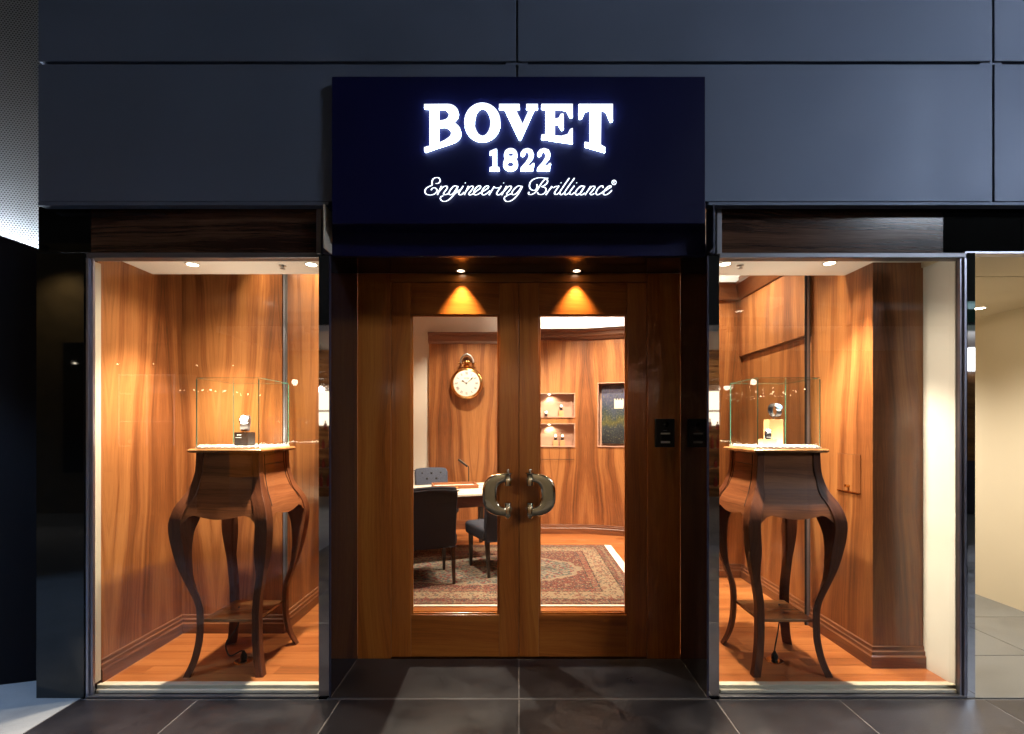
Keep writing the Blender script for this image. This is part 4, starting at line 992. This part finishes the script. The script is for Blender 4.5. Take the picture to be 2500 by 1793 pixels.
for ch in ('B','O','V','E','T'):
    letter(glyph_mesh(GL[ch], lambda a: ccx+(a-1116)*.000036, lambda b_: ccz+.073-(b_-330)*.000036, yc-.112, .001), M['alu_dark'], dl)
zt = ccz + rc
MB().lathe((ccx, yc-.06, zt+.01), [(.030,0),(.040,.012),(.055,.022),(.055,.034),(.040,.044),(.030,.052),(.042,.062),(.046,.080),(.038,.098),(.012,.108)], n=28).build('crown', M['gold'], t, smooth=45)
bw = [(ccx+.088*math.cos(R(a)), yc-.06, zt+.085+.115*math.sin(R(a))) for a in range(-5, 186, 10)]
MB().tube(bw, .015, 10).build('bow', M['steel'], t, smooth=60)
for s in (-1, 1): MB().tube([(ccx+s*.035, yc-.06, zt+.075), (ccx+s*.125, yc-.06, zt+.075)], .010, 10).build('bow_pin', M['gold'], t)
# niche contents
def npt(a_, ux_, uy_, u_, d_, z): v_ = a_ + ux_*u_ + uy_*d_; return (v_.x, v_.y, z)
labs = [('steel wristwatch on its side in the upper wall niche', 'strap lying'), ('white faced wristwatch on a peach block in the upper wall niche', ''), ('left white faced wristwatch in the lower wall niche', ''), ('right white faced wristwatch in the lower wall niche', '')]
for i, (px, row, blk) in enumerate(((1333, 0, 0), (1370, 0, 1), (1356, 1, 1), (1373, 1, 1))):
    u_ = PX(px, 6.70)-.02; zb_ = nz[row][2]+.0125; hgt = (.075, .085, .080)[min(i, 2)] if blk else 0
    p_ = npt(aA, uA, nA, u_, .07, zb_)
    if blk:
        tb = thing('display_block', ('peach block in the upper wall niche', 'left peach block in the lower wall niche', 'right peach block in the lower wall niche')[i-1], 'stand', p_)
        MB().box(p_[0]-.034, p_[0]+.034, p_[1]-.03, p_[1]+.03, zb_, zb_+hgt).build('block', M['peach'], tb, bevel=.002)
    watch(p_[0], p_[1], zb_+hgt+.048, labs[i][0], -20, .036, 'gold' if i else 'steelblue', 'white', 0)
for r_ in range(2):
    p_ = npt(aA, uA, nA, .40, .06, nz[r_][3]-.013)
    t = thing('niche_lamp', ('tiny lamp in the top of the upper wall niche', 'tiny lamp in the top of the lower wall niche')[r_], 'lamp', p_)
    MB().cyl((p_[0], p_[1], p_[2]-.006), .012, .005).build('lens', M['lamp'], t)
    spot('beam', (p_[0], p_[1], p_[2]-.012), (p_[0]+.05, p_[1]+.02, p_[2]-.3), 7, 140, .6, (1.0,.80,.55), .01, t)
pm = MB(); z0_, z1_ = PZ(1088, 6.55), PZ(938, 6.55)
pm.obox(aB, uB, nB, (0,0,1), u0+.045, u0+.455, .095, .112, z0_+.02, z1_-.015); o = pm.build('painting', M['painting']); tag(o, 'dark landscape painting standing in the right wall niche', 'painting')
pm = MB(); pm.obox(aB, uB, nB, (0,0,1), u0+.215, u0+.34, .0935, .0948, z1_-.33, z1_-.215)
for j in range(4): pm.obox(aB, uB, nB, (0,0,1), u0+.215+j*.036, u0+.232+j*.036, .0935, .0948, z1_-.2145, z1_-.195)
o = pm.build('painted_tower', M['ivory'], o)
o = struct(MB().box(.13, .76, 6.632, 6.6345, 1.02, 1.026).build('drawer_line', M['fascia_joint']))

# ================================================================== FAR SIDE OF THE LANE (seen only as reflections)
YO = -3.0
ob = thing('opposite_building', 'dim stone building across the lane mirrored in the dark pillar', 'building', (0, YO, 0))
MB().box(-14, -5.2, YO-.4, YO, 0, 4.6).build('stone_wall', M['ochre'], ob)
for xx, zz_ in ((-9.6, .7), (-7.72, .7), (-6.4, .7)):
    MB().box(xx, xx+.75, YO, YO+.02, zz_, 2.9).build('window', M['blackgloss'], ob)
MB().box(-14, 14, YO-.6, YO-.41, 3.2, 9).build('upper_wall', M['asphalt'], ob)
os_ = thing('opposite_shop', 'lit shop with shelves across the lane mirrored in the steel strips', 'building', (0, YO, 0))
MB().box(-5.2, 14, YO-2.1, YO-2.0, 0, 3.2).build('back_wall', M['shelfwood'], os_)
MB().box(-5.2, 14, YO-2, YO-.02, 3.1, 3.2).build('ceiling', M['ceil'], os_)
for z in (.35, .7, 1.05, 1.4, 1.75):
    for (a, b_) in ((-3.9, -2.9), (2.9, 3.9)):
        MB().box(a, b_, YO-.9, YO-.55, z, z+.025).build('shelf', M['shelfwood'], os_)
for (a, b_) in ((-3.9, -2.9), (2.9, 3.9)):
    MB().box(math.copysign(3.65, a)-.2, math.copysign(3.65, a)+.2, YO-1.0, YO-.95, 1.50, 2.15).build('light_panel', M['shopglow'], os_)
    mb = MB()
    for z in (.375, .725, 1.075, 1.425):
        xx = a+.06
        while xx < b_-.05:
            h_ = rnd.uniform(.14, .26); mb.lathe((xx, YO-.7, z), [(.03,0),(.032,h_*.6),(.012,h_*.75),(.012,h_)], n=8); xx += rnd.uniform(.09, .16)
    tag(mb.build('bottle_row', M['rust'], os_), kind='stuff')
    for j in range(5): MB().box(a, b_, YO-.3, YO-.28, 2.2+j*.12, 2.28+j*.12).build('blind_slat', M['shelfwood'], os_)
MB().box(-2.1, 2.1, YO-.3, YO-.2, 0, 3.1).build('pier', M['pier'], os_)
for xx in (6.6, 7.9, 9.2, 10.5):  # glowing panels with sills, added out of view to put a highlight on the fascia
    MB().box(xx, xx+1.22, YO-.405, YO-.395, 5.45, 6.9).build('added_glow_panel', M['fasciaglow'], ob)
    MB().box(xx-.02, xx+1.24, YO-.394, YO-.35, 5.37, 5.449).build('glow_panel_sill', M['ivory'], ob)
MB().box(5.0, 9.6, YO-.1, YO, .0, .9).build('stall_riser', M['navy_trim'], os_); MB().box(5.0, 9.6, YO-.1, YO, .9, 2.35).build('shop_window', M['shelfwood'], os_)
MB().box(7.56, 11.4, YO-.02, YO+.10, 2.42, 2.80).build('lightbox_sign', M['signwhite'], os_)
MB().extr([(YO+.0, 3.6), (YO+.9, 3.25), (YO+.9, 3.05), (YO+.0, 3.4)], 'X', 5.0, 9.6).build('awning', M['green'], os_)
for i, (x, tx, e_) in enumerate(((-7.6, -7.8, 70), (0, 0, 290), (-3.4, -3.4, 25), (3.4, 3.4, 25))):  # lamps added to brighten the mirrored wall, pier and shelves, and the doors
    t = thing('added_fill_lamp', ('added lamp brightening the ochre stone wall across the lane', 'added lamp brightening the stone pier across the lane and the doors', 'added lamp brightening the left shelves across the lane', 'added lamp brightening the right shelves across the lane')[i], 'lamp', (x, YO+.5, 3.0 if i else 4.3))
    zl = 3.0 if i else 4.3
    MB().cyl((x, YO+.5, zl), .05, .08).build('shade', M['black'], t); MB().tube([(x, YO+.5, zl+.05), (x, YO-.2, zl+.15)], .012, 6).build('bracket', M['black'], t)
    spot('beam', (x, YO+.5, zl-.02), (tx, YO-.3, .8), e_, 120, .8, (1.0,.82,.58), .05, t)
gl = [(-4.4,-1.2,2.35),(-3.9,-1.3,2.2),(-3.3,-1.2,2.4),(-2.7,-1.3,2.25),(2.5,-1.2,2.4),(3.0,-1.3,2.2),(3.5,-1.2,2.35),(4.1,-1.25,2.25),(4.6,-1.2,2.35)]
ORD = ['first','second','third','fourth','fifth','sixth','seventh','eighth','ninth']
for i, (x, dy, z) in enumerate(gl):
    t = thing('pendant_lamp', ORD[i]+' pendant globe from the left in the shop across the lane, seen mirrored', 'lamp', (x, YO+dy, z), 'pendant globes across the lane')
    MB().ball((x, YO+dy, z), .06, 14, 9).build('globe', M['lamp'], t); MB().tube([(x, YO+dy, z+.055), (x, YO+dy, 3.1)], .005, 5).build('cord', M['black'], t)

letter(glyph_mesh(GL['8'], lambda a: 7.49+(a-1037)*.0009, lambda b_: 2.62-(b_-715)*.0011, YO+.02, .03), M['signwhite'], os_, 'sign_numeral')
cb = thing('display_cabinet', 'lit white framed display cabinet across the lane mirrored in the left window', 'cabinet', (-6.0, YO, 0))
for z in (1.15, 1.55, 2.0):
    MB().box(-6.45, -5.55, YO+.20, YO+.50, z, z+.02).build('shelf', M['white'], cb)
for x in (-6.45, -6.0, -5.56):
    MB().box(x, x+.012, YO+.49, YO+.502, 1.17, 2.3).build('post', M['cabglow'], cb)
MB().box(-6.45, -5.55, YO+.49, YO+.502, 2.3, 2.315).build('light_bar', M['cabglow'], cb)
MB().box(-6.45, -5.55, YO+.49, YO+.502, 1.552, 1.562).build('light_bar', M['cabglow'], cb)
MB().box(-6.5, -5.5, YO+.02, YO+.19, 0, 2.35).build('carcass', M['cream'], cb)
for i in range(7):
    x = -6.35+.12*i; MB().ball((x, YO+.36, 1.20+.38*(i % 2)+.03), .05, 10, 7, (1,1,.8)).build('ornament', M['white'], cb, smooth=60)
spot('cabinet_light', (-6.0, YO+.42, 2.29), (-6.0, YO+.3, 1.1), 40, 130, .6, (1.0,.9,.75), .03, cb)
for nm_, x0_, x1_, z_, n_, lab_ in (('string_lights', 3.35, 4.5, 2.02, 17, 'string of small bulbs across the lane mirrored in the right window'), ('string_lights', -6.9, -4.6, 2.46, 5, 'row of small ceiling bulbs across the lane mirrored in the left window'), ('string_lights', -5.4, -4.7, 2.05, 6, 'short string of bulbs across the lane mirrored behind the left glass case')):
    t = thing(nm_, lab_, 'lights', ((x0_+x1_)/2, YO+.6, z_))
    pts_ = [(x0_+(x1_-x0_)*i/(n_-1), YO+.6+rnd.uniform(-.1,.1), z_+(rnd.uniform(-.09,.09) if n_ > 6 else 0)) for i in range(n_)]
    MB().tube(pts_, .004, 5).build('wire', M['black'], t)
    for p_ in pts_: MB().ball(p_, rnd.uniform(.007,.015), 8, 6).build('bulb', M['lamp'], t)
print('objects', len(bpy.data.objects))
